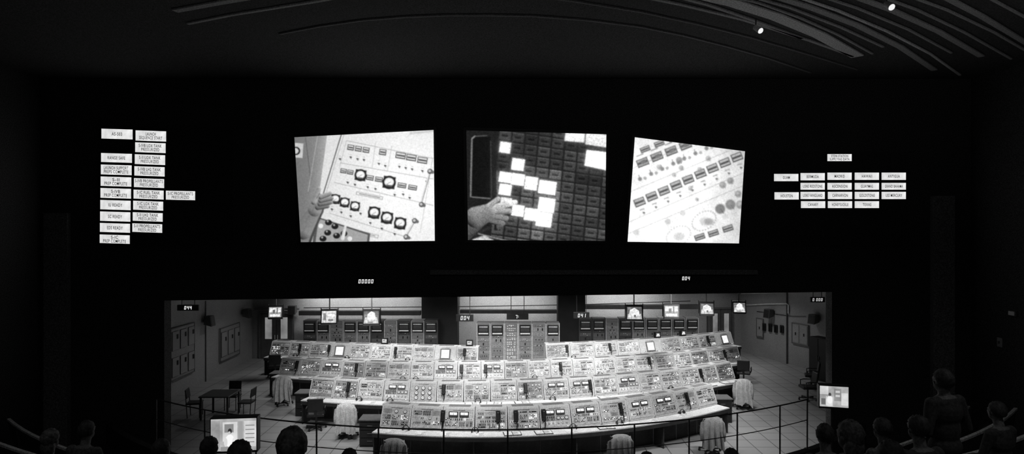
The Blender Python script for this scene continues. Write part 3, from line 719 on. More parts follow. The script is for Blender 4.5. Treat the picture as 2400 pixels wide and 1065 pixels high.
for i,(px,py,D,sz) in enumerate(((645,733,25.5,0.54),(771,744,23.0,0.56),(870,745,22.0,0.56),(1487,735,22.0,0.56),(1574,731,23.0,0.55),(1657,725,24.0,0.52),(1733,722,25.5,0.50))):
    c=P(px,py,D); a=math.atan2(-c.x,c.y)*0.5; tilt=math.radians(-14)
    hs,pc=tv_meshes(sz,sz*0.92,0.46,(0,2,1,3,0,3,1)[i])
    t=thing('ceiling_monitor','black picture tube monitor hanging from ceiling rod','monitor',(c.x,c.y,c.z),(0,0,a),'ceiling monitors')
    obj('monitor_housing',hs,t,rot=(tilt,0,0)); obj('screen',pc,t,rot=(tilt,0,0))
    b=B()
    for sx in (-1,1): b.box((sx*(sz/2+0.02),0.18,0.06),(0.025,0.05,sz*0.75+.1),M_black)
    b.box((0,0.18,sz*0.46),(sz+0.065,0.06,0.025),M_black); obj('yoke_bracket',b.mesh(),t)
    b=B(); b.cyl((0,0.18,sz*0.46),(0,0.18,4.7-c.z),0.022,M_mid,n=10); obj('ceiling_rod',b.mesh(),t)

# ---------------- equipment racks ----------------
M_rack=mat(0.20,0.5,0,0.1,6,'rack_enamel'); M_rackd=mat(0.05,0.5,0,0.15,6,'rack_dark')
def rack_parts(kind,seed):
    rnd=random.Random(seed); m=M_rack if kind!='dark' else M_rackd
    b=B(); b.box((0,0.3,0.975),(0.585,0.6,1.95),m,bev=0.01); b.box((0,-0.004,0.05),(0.56,0.01,0.1),M_dark)
    for x in (-0.28,0.28): b.box((x,-0.005,1.0),(0.018,0.012,1.85),M_wht if kind!='dark' else M_mid)
    cab=b.mesh('rack'); det=B(); win=None
    z=1.88
    if kind in('win','dark'):
        wb=B(); wb.box((0,-0.03,1.66),(0.48,0.08,0.42),M_knob,bev=0.008); wb.box((0,-0.072,1.70),(0.38,0.006,0.24),mat(0.06,.15)); wb.box((0,-0.078,1.79),(0.38,0.012,0.03),M_wht); wb.box((0,-0.078,1.50),(0.42,0.03,0.05),M_wht); win=wb.mesh('win'); z=1.40  # upper white strip is a highlight painted across the pane
    while z>0.35:
        h_=rnd.choice([0.1,0.16,0.22]); 
        det.box((0,-0.006,z-h_/2),(0.5,0.012,h_-0.012),rnd.choice([m,m,M_plate2,M_plate2] if kind!='dark' else [m,M_mid]))
        k=rnd.choice(['b','k','n','b','l'])
        if kind=='btn': k='b'
        n=rnd.choice([3,4,5])
        for i in range(n):
            x=-0.2+0.4*(i+.5)/n
            if k=='b':
                for zz in (z-h_*.3,z-h_*.7): det.box((x,-0.016,zz),(0.05 if kind=='btn' else .03,0.01,0.036 if kind=='btn' else .02),rnd.choice([M_wht,M_wht,M_wht,M_plate2] if kind=='btn' else [M_wht,M_knob,M_mid,M_mid]))
            elif k=='k': det.cyl((x,-0.012,z-h_/2),(x,-0.04,z-h_/2),0.02,M_knob,n=8)
            elif k=='l' and i%2: det.box((x,-0.014,z-h_/2),(0.05,0.006,h_*.5),M_knob)
        z-=h_
    return cab,det.mesh('det'),win
RK={k:[rack_parts(k,s) for s in (1,2,3)] for k in ('win','dark','btn','plain')}
def rack(px,D,kind,i,a=0):
    c=P(px,600,D); cab,det,win=RK[kind][i%3]
    t=thing('equipment_rack',{'win':'tall grey equipment rack with hooded display window','dark':'tall dark equipment rack with hooded display window','btn':'tall grey rack covered with white push buttons','plain':'tall grey equipment rack with switch panels'}[kind],'equipment rack',(c.x,D,0),(0,0,a),'equipment racks')
    obj('cabinet',cab,t); obj('switch_panels',det,t)
    if win: obj('display_window',win,t)
D0=28.7
for i,k in enumerate(['dark','win','plain','win','win','dark','plain','dark','win','dark']): rack(726+i*31.6,D0,k,i)
for i,k in enumerate(['win','win','btn','win','plain','win']): rack(1133+i*32.6,27.9,k,i)
for i,k in enumerate(['dark','dark','plain','dark','win','win','win','win','win']): rack(1372+i*31.3,29.3+i*0.04,k,i)

n=40
def bbox_px(px0,px1,D,z0,z1,dep,m,label):
    global n
    x0=(px0-1200)*D/F; x1=(px1-1200)*D/F
    b=B(); b.box(((x0+x1)/2,D+dep/2,(z0+z1)/2),(x1-x0,dep,z1-z0),m); trim(n,b.mesh(),label); n+=1
bbox_px(700,985,29.4,2.08,2.28,0.35,M_dark,'dark cable tray along rear wall')
bbox_px(1078,1305,29.6,2.14,2.30,0.35,M_dark,'dark cable tray along rear wall')
bbox_px(1372,1640,30.1,2.28,2.48,0.35,M_dark,'dark cable tray along rear wall')
bbox_px(988,1072,29.3,0,4.7,0.9,M_col,'dark structural column')
bbox_px(1308,1372,29.4,0,4.7,0.9,M_col,'dark structural column')
bbox_px(596,700,29.82,2.28,2.36,0.1,M_mid,'trim strip above doors')
b=B(); b.tube([(-9.6,29.5,2.42),(-3,29.7,2.44),(3,30.2,2.48),(8.5,30.5,2.62)],0.02,M_col,8); trim(n,b.mesh(),'long conduit along rear wall'); n+=1

def door(i,px0,px1,D,a):
    x0=(px0-1200)*D/F; x1=(px1-1200)*D/F; w_=x1-x0
    e=obj('door_%d'%i,None,None,((x0+x1)/2,D,0),(0,0,a),'dark double door with tall glazed panels','door',None,'structure')
    b=B(); 
    for sx in (-1,1): b.box((sx*(w_/2+0.04),0,1.08),(0.08,0.12,2.16),M_mid)
    b.box((0,0,2.17),(w_+0.16,0.12,0.08),M_mid); obj('door_frame',b.mesh(),e)
    for sx in (-1,1):
        b=B(); b.box((sx*w_/4,0.0,1.06),(w_/2-0.02,0.05,2.1),M_brk,bev=0.005); b.box((sx*0.06,-0.04,1.0),(0.03,0.04,0.2),M_wht); l=obj('door_leaf',b.mesh(),e)
        b=B(); b.box((sx*w_/4,-0.03,1.42),(w_/4-0.05,0.012,1.0),em(0.22,False,0.6,1.2)); obj('door_glazing',b.mesh(),l)  # panes given their own glow so they look lit
door(1,612,684,29.93,0.05); door(2,1662,1716,31.35,0.067)

M_pan=mat(0.32,0.5,0,0.06,3,'wall_cabinet')
def wallcab(y0,y1,z0,z1,nx,nz,dark=False):
    t=thing('wall_cabinet','grey wall mounted electrical cabinet with small doors','cabinet',(-12.14,(y0+y1)/2,(z0+z1)/2),(0,0,0),'wall electrical cabinets')
    w_=y1-y0; h_=z1-z0; b=B(); b.box((0.03,0,0),(0.06,w_,h_),M_pan,bev=0.01); 
    for s_ in (-1,1): b.box((0.065,0,s_*(h_/2-.02)),(0.02,w_,0.03),M_mid); b.box((0.065,s_*(w_/2-.02),0),(0.02,0.03,h_),M_mid)
    obj('cabinet_body',b.mesh(),t)
    for i in range(nx):
        for j in range(nz):
            b=B(); cy=-w_/2+(i+.5)*w_/nx; cz=-h_/2+(j+.5)*h_/nz
            b.box((0.072,cy,cz),(0.014,w_/nx*.78,h_/nz*.74),M_mid); b.box((0.08,cy,cz),(0.02,w_/nx*.74,h_/nz*.72),M_wall,bev=0.006); o=obj('cabinet_door',b.mesh(),t)
            b=B(); b.box((0.10,cy+w_/nx*.2,cz+h_/nz*.15),(0.03,0.08,0.16),M_black); obj('door_latch',b.mesh(),o)
wallcab(22.65,24.36,0.62,2.5,3,2); wallcab(26.5,28.4,0.52,1.92,3,1)
b=B(); b.box((-12.13,25.35,1.6),(0.04,0.05,3.2),M_mid); trim(n,b.mesh(),'vertical seam strip on side wall'); n+=1
def speaker(loc,a,group='wall speakers'):
    t=thing('wall_speaker','dark wall speaker box on bracket','speaker',loc,(0,0,a),group)
    b=B(); b.prism([(-0.18,-0.2),(-0.12,0.2),(0.12,0.2),(0.12,-0.12)],-0.18,0.18,M_brk); obj('speaker_box',b.mesh(),t)
    b=B(); b.prism([(-0.192,-0.17),(-0.14,0.17),(-0.13,0.17),(-0.182,-0.17)],-0.15,0.15,M_black); obj('speaker_grille',b.mesh(),t)
    b=B(); b.box((0,0.17,0),(0.05,0.12,0.05),M_dark); obj('wall_bracket',b.mesh(),t)
speaker((-11.93,25.2,2.42),math.pi/2); speaker((-11.93,28.8,2.25),math.pi/2)
speaker((-10.2,29.72,2.3),0.06)
def rwp(px):
    for i in range(4000):
        t=i/1000; q=RW0+RWd*t
        if 1200+F*q.x/q.y>=px: return q
    return q
nr=Vector((RWd.y,-RWd.x,0)).normalized()
if nr.dot(Vector((-1,-0.3,0)))<0: nr=-nr
arw=math.atan2(nr.y,nr.x)+math.pi/2
def rpos(px,py,off): 
    q=rwp(px); z=H-(py-HOR)*q.y/F; return Vector((q.x,q.y,z))+nr*off
for (x0,x1,y0,y1,nd) in ((1775,1791,745,793,1),(1858,1897,756,813,2)):
    a=rpos(x0,y0,0); c=rpos(x1,y1,0); w_=(Vector((a.x,a.y,0))-Vector((c.x,c.y,0))).length; zt=a.z; zb=c.z
    t=thing('wall_cabinet','flat grey electrical cabinet on side wall','cabinet',((a.x+c.x)/2+nr.x*.03,(a.y+c.y)/2+nr.y*.03,(zt+zb)/2),(0,0,arw),'wall electrical cabinets')
    b=B(); b.box((0,0,0),(w_,0.05,zt-zb),M_pan,bev=0.008)
    for s_ in (-1,1): b.box((0,-.03,s_*(zt-zb)/2*.97),(w_,0.02,0.03),M_mid); b.box((s_*w_/2*.97,-.03,0),(0.03,0.02,zt-zb),M_mid)
    obj('cabinet_body',b.mesh(),t)
    for k in range(nd):
        b=B(); b.box(((-w_/2+(k+.5)*w_/nd),-0.035,0),(w_/nd*.75,0.02,(zt-zb)*.85),M_wall); b.box(((-w_/2+(k+.5)*w_/nd),-0.055,0),(0.04,0.03,0.12),M_black); obj('cabinet_door',b.mesh(),t)
for px,py in ((1793,767),(1807,769),(1820,771),(1834,772)):
    t=thing('wall_telephone','black telephone mounted on pale wall','telephone',rpos(px,py,0.05),(0,0,arw),'wall telephones')
    b=B(); b.box((0,0,0),(0.19,0.07,0.36),M_black,bev=0.02); obj('telephone_body',b.mesh(),t)
    b=B(); b.box((0,-0.06,0),(0.05,0.04,0.26),M_black,bev=0.01); obj('handset',b.mesh(),t)
for px,py in ((1810,735),(1916,748)): speaker(rpos(px,py,0.2),arw)
b=B(); pts=[rpos(1738,716,.06),rpos(1780,714,.06),rpos(1846,712,.06),rpos(1850,716,.06),rpos(1850,735,.06)]
b.tube(pts,0.035,M_wht,8); b.tube([rpos(1740,688,.06),rpos(1855,684,.06)],0.035,M_wht,8); b.tube([rpos(1775,730,.04),rpos(1860,742,.04),rpos(1890,742,.04)],0.012,M_black,6)
trim(n,b.mesh(),'grey conduits along side wall'); n+=1
b=B(); q0=rpos(1846,700,.05); b.box((q0.x,q0.y,1.6),(0.05,0.05,3.2),M_mid); trim(n,b.mesh(),'vertical seam strip on side wall'); n+=1

t=thing('tall_cabinet','tall black storage cabinet beside wall','cabinet',(12.45,25.6,0),(0,0,arw))
b=B(); b.box((0,0,0.85),(0.95,0.5,1.7),M_black,bev=0.02); obj('cabinet_body',b.mesh(),t)
for sx in (-1,1):
    b=B(); b.box((sx*0.235,-0.26,0.87),(0.45,0.02,1.58),M_black,bev=0.005); o=obj('cabinet_door',b.mesh(),t)
    b=B(); b.box((sx*0.04,-0.285,0.9),(0.02,0.03,0.15),M_mid); obj('door_handle',b.mesh(),o)

# ---------------- chairs, tables, jackets ----------------
M_vin=mat(0.018,0.45); M_met=mat(0.06,0.3,0.8)
def chair_meshes():
    P_={}
    b=B(); b.box((0,0,0.46),(0.50,0.48,0.09),M_vin,bev=0.03,seg=3); P_['seat']=b.mesh()
    b=B(); b.box((0,-0.25,0.78),(0.46,0.07,0.42),M_vin,rot=(math.radians(8),0,0),bev=0.03,seg=3); b.box((0,-0.25,0.54),(0.08,0.03,0.22),M_met); P_['backrest']=b.mesh()
    b=B(); b.cyl((0,0,0.10),(0,0,0.42),0.03,M_met); P_['post']=b.mesh()
    b=B(); b.box((0.16,0,0.085),(0.30,0.045,0.035),M_met,bev=0.006); b.cyl((0.29,-0.02,0.032),(0.29,0.02,0.032),0.032,M_black,n=14); P_['leg']=b.mesh()
    b=B(); b.tube([(0,-0.2,0.5),(0,-0.22,0.68),(0,0.05,0.68),(0,0.15,0.66),(0,0.15,0.48)],0.018,M_met,8); P_['armrest']=b.mesh(); return P_
CH=chair_meshes()
def chair(x,y,a,label='black office chair on a five star base'):
    t=thing('office_chair',label,'chair',(x,y,0),(0,0,a),'control room office chairs')
    obj('seat',CH['seat'],t); obj('backrest',CH['backrest'],t); obj('post',CH['post'],t)
    for k in range(5): obj('leg',CH['leg'],t,rot=(0,0,k*2*math.pi/5+.3))
    for sx in (-1,1): obj('armrest',CH['armrest'],t,loc=(sx*0.27,0,0))
def jacket_mesh(seed,g):
    rnd=random.Random(seed); b=B(); m=mat(g,0.85,0,0.15,10,'cloth')
    prof=[(-0.17,0.55),(-0.19,0.8),(-0.20,1.0),(-0.235,1.045),(-0.30,1.03),(-0.345,0.9),(-0.37,0.7),(-0.38,0.5),(-0.37,0.22)]
    NX=26; ph=rnd.random()*6; g0=[]
    for i,(y,z) in enumerate(prof):
        row=[]; back=i>=4; hw=0.20+(0.10*(i-4)/4 if back else 0.03)+ (0.03 if i in(4,5) else 0)
        for j in range(NX+1):
            u=j/NX*2-1; amp=0.040*(max(0,(1.05-z)*1.8)); f=amp*math.sin(u*11+ph)+amp*.6*math.sin(u*23+ph*2)
            row.append(b.bm.verts.new((u*hw+.015*math.sin(i*1.3+ph),y-f-(0.02*(1-u*u)),z-0.07*abs(u)**3-(0.05*math.sin(u*5+ph) if i==len(prof)-1 else 0))))
        g0.append(row)
    for r0,r1 in zip(g0,g0[1:]):
        for j in range(NX): b.bm.faces.new((r0[j],r0[j+1],r1[j+1],r1[j])).material_index=b.mi(m)
    body=b.mesh('jacket',True)
    b=B()
    for sx in (-1,1): b.tube([(sx*0.20,-0.26,0.98),(sx*0.26,-0.29,0.86),(sx*0.285,-0.31,0.65),(sx*0.27,-0.33,0.40)],0.055,m,10)
    return body,b.mesh('sleeve',True)
def jacket(x,y,a,g,seed,label='pale jacket draped over an office chair back'):
    bd,sl=jacket_mesh(seed,g); t=thing('jacket',label,'jacket',(x,y,0),(0,0,a),'jackets on chairs'); obj('jacket_body',bd,t); obj('sleeves',sl,t)
def pD(px,D): return (px-1200)*D/F
for px,D,a,jk in ((645,26.0,0.3,0),(665,22.0,0.2,0.5),(741,19.3,0.2,0),(815,18.6,0.05,0.62),(928,15.5,0,0.4),(1450,15.8,0,0.4),(1665,17.3,-0.1,0.28),(1738,21.6,-0.2,0.5),(1743,24.9,-0.4,0),(1902,24.4,1.2,0),(1893,22.6,1.5,0)):
    x=pD(px,D); chair(x,D,a)
    if jk: jacket(x,D,a,jk,px)
M_tab=mat(0.06,0.3)
tx,ty=pD(516,20.6),20.6
t=thing('table','square dark table with chairs around it','table',(tx,ty,0))
b=B(); b.box((0,0,0.735),(0.95,0.95,0.04),M_tab,bev=0.008); obj('table_top',b.mesh(),t)
for sx in (-1,1):
    for sy in (-1,1):
        b=B(); b.box((sx*.42,sy*.42,0.3575),(0.05,0.05,0.715),M_dark); obj('leg',b.mesh(),t)
DC={}
def dchair(x,y,a):
    if not DC:
        b=B(); b.box((0,0,0.45),(0.44,0.44,0.05),M_vin,bev=0.015); DC['seat']=b.mesh()
        b=B(); b.box((0,-0.21,0.76),(0.42,0.035,0.28),M_vin,rot=(.15,0,0),bev=0.015); DC['backrest']=b.mesh()
        b=B(); b.cyl((0,0,0),(0,0,0.44),0.014,M_met,n=8); DC['leg']=b.mesh()
        b=B(); b.cyl((0,0,0),(0,-0.06,0.9),0.014,M_met,n=8); DC['back_leg']=b.mesh()
    t=thing('side_chair','dark padded side chair at the table','chair',(x,y,0),(0,0,a),'chairs at the table')
    obj('seat',DC['seat'],t); obj('backrest',DC['backrest'],t)
    for sx in (-1,1): obj('leg',DC['leg'],t,loc=(sx*.19,.19,0)); obj('leg',DC['back_leg'],t,loc=(sx*.19,-.17,0))
dchair(tx+.03,ty+0.85,math.pi); dchair(tx-0.82,ty,-math.pi/2+.2); dchair(tx+0.82,ty+.1,math.pi/2)
def pedestal(px0,px1,D,label='dark pedestal desk at the end of a console row'):
    x0=pD(px0,D);x1=pD(px1,D); w_=x1-x0; t=thing('pedestal_desk',label,'desk',((x0+x1)/2,D,0),(0,0,0),'pedestal desks')
    b=B(); b.box((0,0.25,0.36),(w_,0.5,0.72),M_dark,bev=0.01); obj('pedestal',b.mesh(),t)
    b=B(); b.box((0,0.25,0.74),(w_+.04,0.56,0.03),M_mid); obj('desk_top',b.mesh(),t)
    for k in range(3):
        b=B(); b.box((0,-0.01,0.15+k*.21),(w_*.9,0.02,0.19),M_black); o=obj('drawer',b.mesh(),t); b=B(); b.box((0,-0.03,0.17+k*.21),(0.14,0.02,0.015),M_mid); obj('drawer_handle',b.mesh(),o)
pedestal(692,729,20.6); pedestal(842,892,17.7); pedestal(1672,1716,19.9); pedestal(632,656,23.4)
# ---------------- rail ----------------
M_rail=mat(0.10,0.35,0.5)
t=thing('guard_rail','curved thin dark metal guard rail','railing')
def circ_px(px,r):
    k=(px-1200)/F
    A=k*k+1; Bq=-2*(k*CX+CY); C=CX*CX+CY*CY-r*r; D=(-Bq-math.sqrt(max(0,Bq*Bq-4*A*C)))/(2*A); return k*D,D
RR=12.06; xa,ya=circ_px(365,RR); xb,yb=circ_px(1893,RR)
ta=math.asin((xa-CX)/RR); tb=math.asin((xb-CX)/RR)
for z,r_,nm in ((2.52,0.014,'top_rail'),(2.10,0.009,'mid_rail')):
    b=B(); b.tube([pol(RR,ta+(tb-ta)*j/60,z) for j in range(61)],r_,M_rail,8); obj(nm,b.mesh(smooth=True),t)
for px in (366,480,600,742,887,1040,1190,1340,1487,1615,1728,1828,1892):
    x,y=circ_px(px,RR); b=B(); b.cyl((0,0,1.5),(0,0,2.52),0.015,M_rail,n=10); b.cyl((0,0,1.5),(0,0,1.512),0.06,M_rail,n=12); obj('post',b.mesh(),t,loc=(x,y,0))

# ---------------- benches ----------------
M_ben=mat(0.7,0.4,0,0.5,30,'bench_slat')
for k in range(1,11):
    r=rk(k)+0.5; t0,t1=thlim(r,-9.9,9.6,14.4); zf=zk(k)
    t=thing('audience_bench','long curved dark bench with backrest on terrace','bench',(0,0,0),(0,0,0),'audience benches')
    def strip(r0,z0,r1,z1,r2,z2,r3,z3,m=M_carp,N=40):
        b=B(); b.sweep([[pol(r0,tt,z0),pol(r1,tt,z1),pol(r2,tt,z2),pol(r3,tt,z3)] for tt in [t0+(t1-t0)*j/N for j in range(N+1)]],m); return b.mesh()
    obj('seat',strip(r-.2,zf+.41,r+.2,zf+.39,r+.2,zf+.43,r-.2,zf+.45),t)
    obj('backrest',strip(r+.19,zf+.48,r+.225,zf+.48,r+.28,zf+.82,r+.24,zf+.82),t)
    obj('top_slat',strip(r+.235,zf+.822,r+.29,zf+.822,r+.29,zf+.86,r+.235,zf+.86,M_ben),t)
    for j in range(9):
        tt=t0+(t1-t0)*(j+.3)/9; b=B(); b.box((0,0,.2),(0.04,0.36,.4),M_dark); b.box((0,-0.23,.42),(0.04,0.05,.84),M_dark,rot=(0.1,0,0)); p=pol(r,tt,zf); obj('bench_support',b.mesh(),t,loc=p,rot=(0,0,tt))

# ---------------- people ----------------
M_skin=mat(0.12,0.7,0,0.05,4,'skin'); M_shirt=[mat(g,0.85,0,0.5,30,'fabric') for g in (0.03,0.06,0.10)]; M_tr=mat(0.03,0.85); M_hair=[mat(0.03,0.7,0,0.7,40,'hair'),mat(0.08,0.7,0,0.7,40,'hair')]
def hand(b,w_,d,side,m):
    d=Vector(d).normalized(); up=Vector((0,0,1)); sd=d.cross(up).normalized()
    c=w_+d*0.045; b.sph(c,(0.042,0.045,0.02),m,12,8)
    for i,l in enumerate((0.062,0.075,0.07,0.055)):
        base=w_+d*0.08+sd*(-0.03+0.02*i); k1=base+d*l*.55-up*0.006; k2=k1+d*l*.4-up*0.02
        b.cyl(base,k1,0.0095,m,0.009,8); b.sph(k1,0.009,m,8,6); b.cyl(k1,k2,0.009,m,0.0075,8); b.sph(k2,0.0078,m,8,6)
    tb=w_+d*0.03-sd*0.035*side; te=tb+d*0.045-sd*0.025*side; b.cyl(tb,te,0.012,m,0.009,8); b.sph(te,0.0095,m,8,6)
def limb(b,pts,m):
    for (p,r),(q,s) in zip(pts,pts[1:]):
        b.cyl(p,q,r,m,s,14); b.sph(p,r,m,14,8); b.sph(q,s,m,14,8)
def head(b,c,m):
    c=Vector(c)
    b.sph(c+Vector((0,-.008,.012)),(0.076,0.095,0.098),m,20,14); b.sph(c+Vector((0,.025,-.05)),(0.056,0.062,0.065),m,16,12)
    b.sph(c+Vector((0,.06,-.082)),(0.026,0.024,0.02),m); b.sph(c+Vector((0,.093,-.02)),(0.013,0.018,0.026),m,10,8); b.sph(c+Vector((0,.078,-.055)),(0.024,0.014,0.009),m,10,8)
    for sx in (-1,1):
        b.sph(c+Vector((sx*.078,-.005,-.012)),(0.012,0.02,0.03),m,10,8); b.sph(c+Vector((sx*.03,.078,.004)),(0.014,0.01,0.009),m,10,8); b.sph(c+Vector((sx*.03,.078,.024)),(0.02,0.012,0.006),m,10,8)
def remesh(me,vox=0.012):
    o=bpy.data.objects.new('tmp',me); col.objects.link(o); md=o.modifiers.new('r','REMESH'); md.mode='VOXEL'; md.voxel_size=vox
    sm=o.modifiers.new('s','SMOOTH'); sm.factor=0.5; sm.iterations=2
    dg=bpy.context.evaluated_depsgraph_get(); dg.update(); me2=bpy.data.meshes.new_from_object(o.evaluated_get(dg)); bpy.data.objects.remove(o); return me2
def body(sit,mshirt,female=False):
    b=B(); m=M_skin
    if sit:
        hip=[Vector((sx*.095,0,.54)) for sx in (-1,1)]; knee=[Vector((sx*.12,.40,.52)) for sx in (-1,1)]; ank=[Vector((sx*.12,.38,.10)) for sx in (-1,1)]
        b.sph((0,-.02,.56),(.175,.14,.12),m); b.sph((0,-.05,.74),(.15,.11,.19),m); b.sph((0,-.055,.93),(.175,.12,.18),m); b.sph((0,-.055,1.03),(.17,.09,.075),m)
        sh=1.05; nb=-.05; hc=(0,0.0,1.27)
        wr=[Vector((sx*.11,.27,.64)) for sx in (-1,1)]; el=[Vector((sx*.25,.0,.76)) for sx in (-1,1)]; hd=[Vector((-sx*.3,1,-.1)) for sx in (-1,1)]
    else:
        hip=[Vector((sx*.09,0,.90)) for sx in (-1,1)]; knee=[Vector((sx*.10,.02,.49)) for sx in (-1,1)]; ank=[Vector((sx*.11,-.01,.09)) for sx in (-1,1)]
        b.sph((0,0,.95),(.18,.135,.13),m); b.sph((0,0,1.12),(.165,.12,.20),m); b.sph((0,0,1.30),(.19,.13,.17),m); b.sph((0,0,1.40),(.18,.10,.08),m)
        sh=1.42; nb=0; hc=(0,.03,1.61)
        wr=[Vector((sx*.10,.22,1.12)) for sx in (-1,1)]; el=[Vector((sx*.27,-.03,1.12)) for sx in (-1,1)]; hd=[Vector((-sx*.6,.6,.1)) for sx in (-1,1)]
    for i,sx in enumerate((-1,1)):
        limb(b,[(hip[i],.088),(knee[i],.058)],m); limb(b,[(knee[i],.058),((knee[i]*.6+ank[i]*.4)+Vector((0,-.012,0)),.055),(ank[i],.038)],m)
        b.sph(ank[i]+Vector((0,.07,-.055)),(.045,.13,.042),m)
        s_=Vector((sx*.18,nb,sh-.02)); limb(b,[(s_,.065),(el[i],.048)],m); limb(b,[(el[i],.048),(wr[i],.030)],m)
        hand(b,wr[i],hd[i],sx,m)
    b.cyl((0,nb,sh-.01),(hc[0],hc[1]-.01,hc[2]-.07),.06,m,.052,16)
    head(b,hc,m)
    me=remesh(b.mesh('raw'))
    me.materials.clear()
    for q in (M_skin,mshirt,M_tr): me.materials.append(q)
    for p in me.polygons:
        c=p.center; p.use_smooth=True; mi=1
        if c.z>sh+.03 and abs(c.x)<.1: mi=0
        elif sit and (c.y>.12 and abs(c.x)<.3 and c.z>.575 and c.y<.5): mi=0 if c.y>.22 and c.z>.6 else 1
        elif sit and c.z<.63: mi=2
        elif not sit and c.y>.2 and c.z>1.0: mi=0
        elif not sit and c.z<.98: mi=2
        p.material_index=mi
    hs=[]
    for kind in (0,1):
        b=B(); c=Vector(hc); hm=M_hair[kind]
        b.sph(c+Vector((0,-.016,.020)),(.088,.103,.108),hm,24,18)
        if kind: b.sph(c+Vector((0,-.045,-.075)),(.085,.06,.11),hm,18,14)
        for v in list(b.bm.verts):
            r=v.co-c
            if r.y>.035 and r.z<.045 : b.bm.verts.remove(v)
            elif not kind and r.z<-.055: b.bm.verts.remove(v)
        for v in b.bm.verts: v.co+=Vector((random.uniform(-1,1),random.uniform(-1,1),random.uniform(-1,1)))*.006
        hs.append(b.mesh('hair',True))
    return me,hs
SIT=[body(True,m) for m in M_shirt]; STD=[body(False,M_shirt[0])]
used=[]
def person(px,py,D,sit=True,i=0,hk=0):
    top=1.40 if sit else 1.74
    x0=(px-1200)*D/F; r=math.hypot(x0-CX,CY-D); k=min(range(1,11),key=lambda q:abs(rk(q)+.47-r))
    x,y=circ_px(px,rk(k)+(0.47 if sit else 0.2))
    zt=H-(py-HOR)*y/F; sc=max(.86,min(1.06,(zt-zk(k))/top))
    if any(math.hypot(x-a,y-c)<0.5 for a,c in used): print('skip',px); return
    used.append((x,y)); a=math.atan2(x-CX,CY-y)+random.uniform(-.3,.3)
    t=thing('person',('person seated on bench watching, short dark hair' if hk==0 else 'person seated on bench watching, longer hair') if sit else 'person standing on the terrace in dark clothes','person',(x,y,zk(k)),(0,0,a),'audience members'); t.scale=(sc,sc,sc)
    me,hs=(SIT[i%3] if sit else STD[0])
    obj('body',me,t); obj('hair',hs[hk],t)
PP=[(685,998,3.6,0,1),(565,1030,5.2,1,0),(492,1022,7.2,2,0),(820,1050,6.5,0,0),(205,985,9,1,0),(245,1006,8,0,1),(380,1028,7.5,2,0),(1932,952,6.8,1,0),(1990,952,5.2,0,1),(2066,912,7.6,2,0),(2112,930,7.4,1,1),(2150,965,6.4,0,0),(1515,1058,7,2,0),(1612,1058,7,0,1),(1712,1050,7.4,1,0),(2085,1030,4.6,2,0),(120,1004,8,2,1),(2335,900,7.8,0,0)]
for px,py,D,i,hk in PP: person(px,py,D,True,i,hk)
person(2215,850,6.4,False)

def hall_tv(px,py,D,w_,h_,floor_z,seed,a,label):
    c=P(px,py,D); t=thing('television',label,'television',c,(0,0,a),'audience televisions')
    hs,_=tv_meshes(w_+.02,h_+.03,0.35,seed); obj('television_housing',hs,t)
    b=B(); sw,sh=w_-.01,h_-.02
    def r(x0,z0,x1,z1,g,l,var=0): b.poly([(x*sw-sw/2,-0.030-0.003*l,z*sh-sh/2+.01) for x,z in ((x0,z0),(x1,z0),(x1,z1),(x0,z1))],em(g,False,var,4))
    def el(cx,cz,rx,rz,g,l): b.poly([((cx+rx*math.cos(q*.4488))*sw-sw/2,-0.030-0.003*l,(cz+rz*math.sin(q*.4488))*sh-sh/2+.01) for q in range(14)],em(g))
    if seed==0:
        r(0,0,1,1,.50,0,.5); r(.26,.30,.58,.90,.75,1,.3); r(.30,.58,.50,.84,.25,2); r(.60,.2,.70,.92,.35,1); r(.73,.12,.99,.92,.70,1,.3); r(.01,.05,.2,.95,.40,1,.5)
        el(.42,.62,.045,.085,.03,3); el(.41,.57,.03,.05,.55,4); el(.42,.32,.10,.20,.95,3); el(.33,.28,.04,.14,.7,4); el(.51,.27,.04,.15,.8,4); r(.22,.0,.62,.14,.30,4)
        for i in range(5): r(.76,.25+i*.13,.96,.28+i*.13,.25,2)
    else:
        r(0,0,1,1,.50,0,.6); r(.22,.05,.45,.5,.75,1,.4); r(.0,.6,.3,1,.8,1,.4); r(.5,.3,.75,.9,.3,1,.5); r(.75,.1,.98,.7,.75,1,.4); el(.35,.6,.05,.09,.06,2); el(.35,.35,.09,.2,.9,2); r(.55,.5,.7,.6,.6,2); r(.55,.7,.7,.8,.6,2); r(.05,.1,.2,.4,.15,1)
    obj('screen',b.mesh(recalc=False),t)
    b=B(); b.cyl((0,.12,-h_/2),(0,.12,floor_z-c.z+.02),0.03,M_dark); b.box((0,.12,floor_z-c.z+.015),(.3,.3,.03),M_dark,bev=.008); obj('stand',b.mesh(),t)
hall_tv(549,1020,10.6,0.73,0.55,1.05,0,0.12,'black television on stand showing bright launch footage')
hall_tv(1954,931,12.45,0.52,0.42,1.05,1,-0.25,'black television on stand showing bright control room footage')

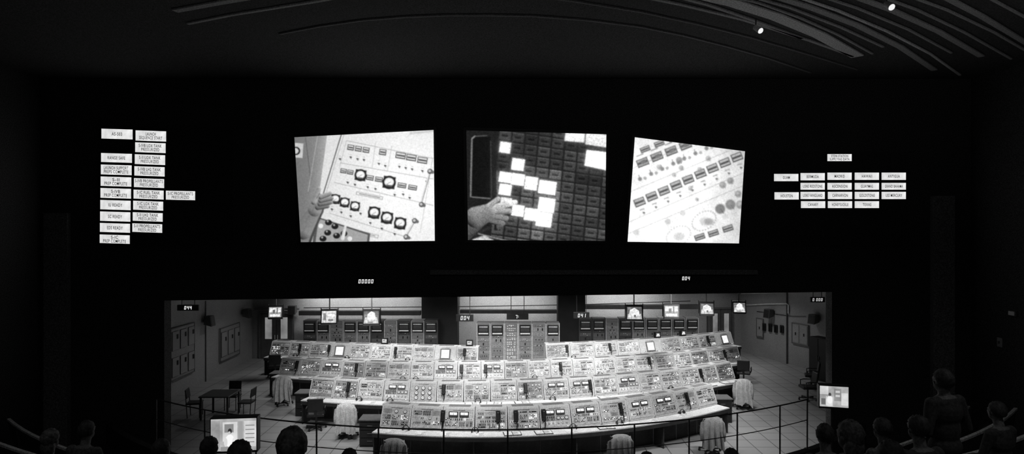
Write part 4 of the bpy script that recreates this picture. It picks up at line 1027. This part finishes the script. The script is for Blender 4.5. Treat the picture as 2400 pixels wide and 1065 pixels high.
for px,py,a in ((1776,68,.5),(2083,13,.2)):
    D=(ZC-0.25-H)*F/(HOR-py); c=Vector(((px-1200)*D/F,D,ZC-.25)); t=thing('ceiling_spotlight','small white cylindrical ceiling spotlight','lamp',c,(-0.9,0,a),'ceiling spotlights')
    b=B(); b.cyl((0,0,-.07),(0,0,.07),.05,mat(.6,.4),.04,16); obj('lamp_housing',b.mesh(),t)
    b=B(); b.sph((0,0,-.07),(.046,.046,.03),em(0.9)); obj('lens',b.mesh(),t)
    b=B(); b.cyl((0,0,.05),(0,-0.12,.14),.01,M_dark,n=8); obj('stem',b.mesh(),t)
t=thing('wall_lamp','small glowing wall fixture on hall wall','lamp',P(2380,735,13.9)); t.location=(10.72,13.7,H-195*13.7/F*1.0)
b=B(); b.box((0,0,0),(.06,.2,.12),M_mid,bev=.01); obj('lamp_housing',b.mesh(),t); b=B(); b.box((-.035,0,0),(.01,.15,.08),em(.02)); obj('lens',b.mesh(),t)
t=thing('wall_switch_plate','pale switch plate on hall wall','switch',(10.745,14.1,H-263*14.1/F)); b=B(); b.box((0,0,0),(.02,.14,.2),mat(.4,.5),bev=.004); obj('plate',b.mesh(),t); b=B(); b.box((-.02,0,0),(.02,.03,.06),M_mid); obj('switch_lever',b.mesh(),t)

# ---------------- lights ----------------
def area(loc,rot,sx,sy,p,spread=180):
    l=bpy.data.lights.new('area','AREA'); l.shape='RECTANGLE'; l.size=sx; l.size_y=sy; l.energy=p; l.spread=math.radians(spread)
    o=bpy.data.objects.new('area_light',l); o.location=loc; o.rotation_euler=rot; col.objects.link(o); return o
for yy,pw in ((17.0,44),(20.2,54),(23.4,68),(26.4,66)):
    for xx,f_ in ((-5.2,.85),(-1.5,1.1),(2.2,1.1),(5.9,.9)):
        area((xx+0.3,yy-1.4,4.62),(math.radians(22),0,0),1.2,0.4,pw*f_,92)
area((-8.8,25.8,4.6),(0,math.radians(-12),0),0.8,0.8,52,140); area((9.6,28.2,4.6),(0,math.radians(12),0),0.8,0.8,56,140)
for x0,x1,yy,p in ((700,985,29.2,70),(1078,1305,29.4,64),(1372,1560,29.8,54)):
    xa=pD(x0,yy); xb=pD(x1,yy); area(((xa+xb)/2,yy,3.7),(math.radians(35),0,0),xb-xa-.2,0.15,p,110)
area((8.0,4.5,6.6),(math.radians(150),0,math.radians(5)),1.5,1.0,18,130)  # unseen uplight, added so the right ceiling battens show
area((-4.5,4.5,7.0),(math.radians(155),0,0),1.5,1.0,2.0,150)  # weaker unseen uplight, added for the left ceiling battens
area((6.5,5.0,9.2),(math.radians(15),0,0),1.0,1.0,12.0,110)  # fill added overhead to brighten benches at lower right
area((-6.5,5.0,9.2),(math.radians(15),0,0),1.0,1.0,7.0,110)  # matching fill added for benches at lower left
area((0,0.5,9.0),(math.radians(72),0,0),4.0,0.8,16,150)  # wide fill added above the hall rear to lift the dark walls
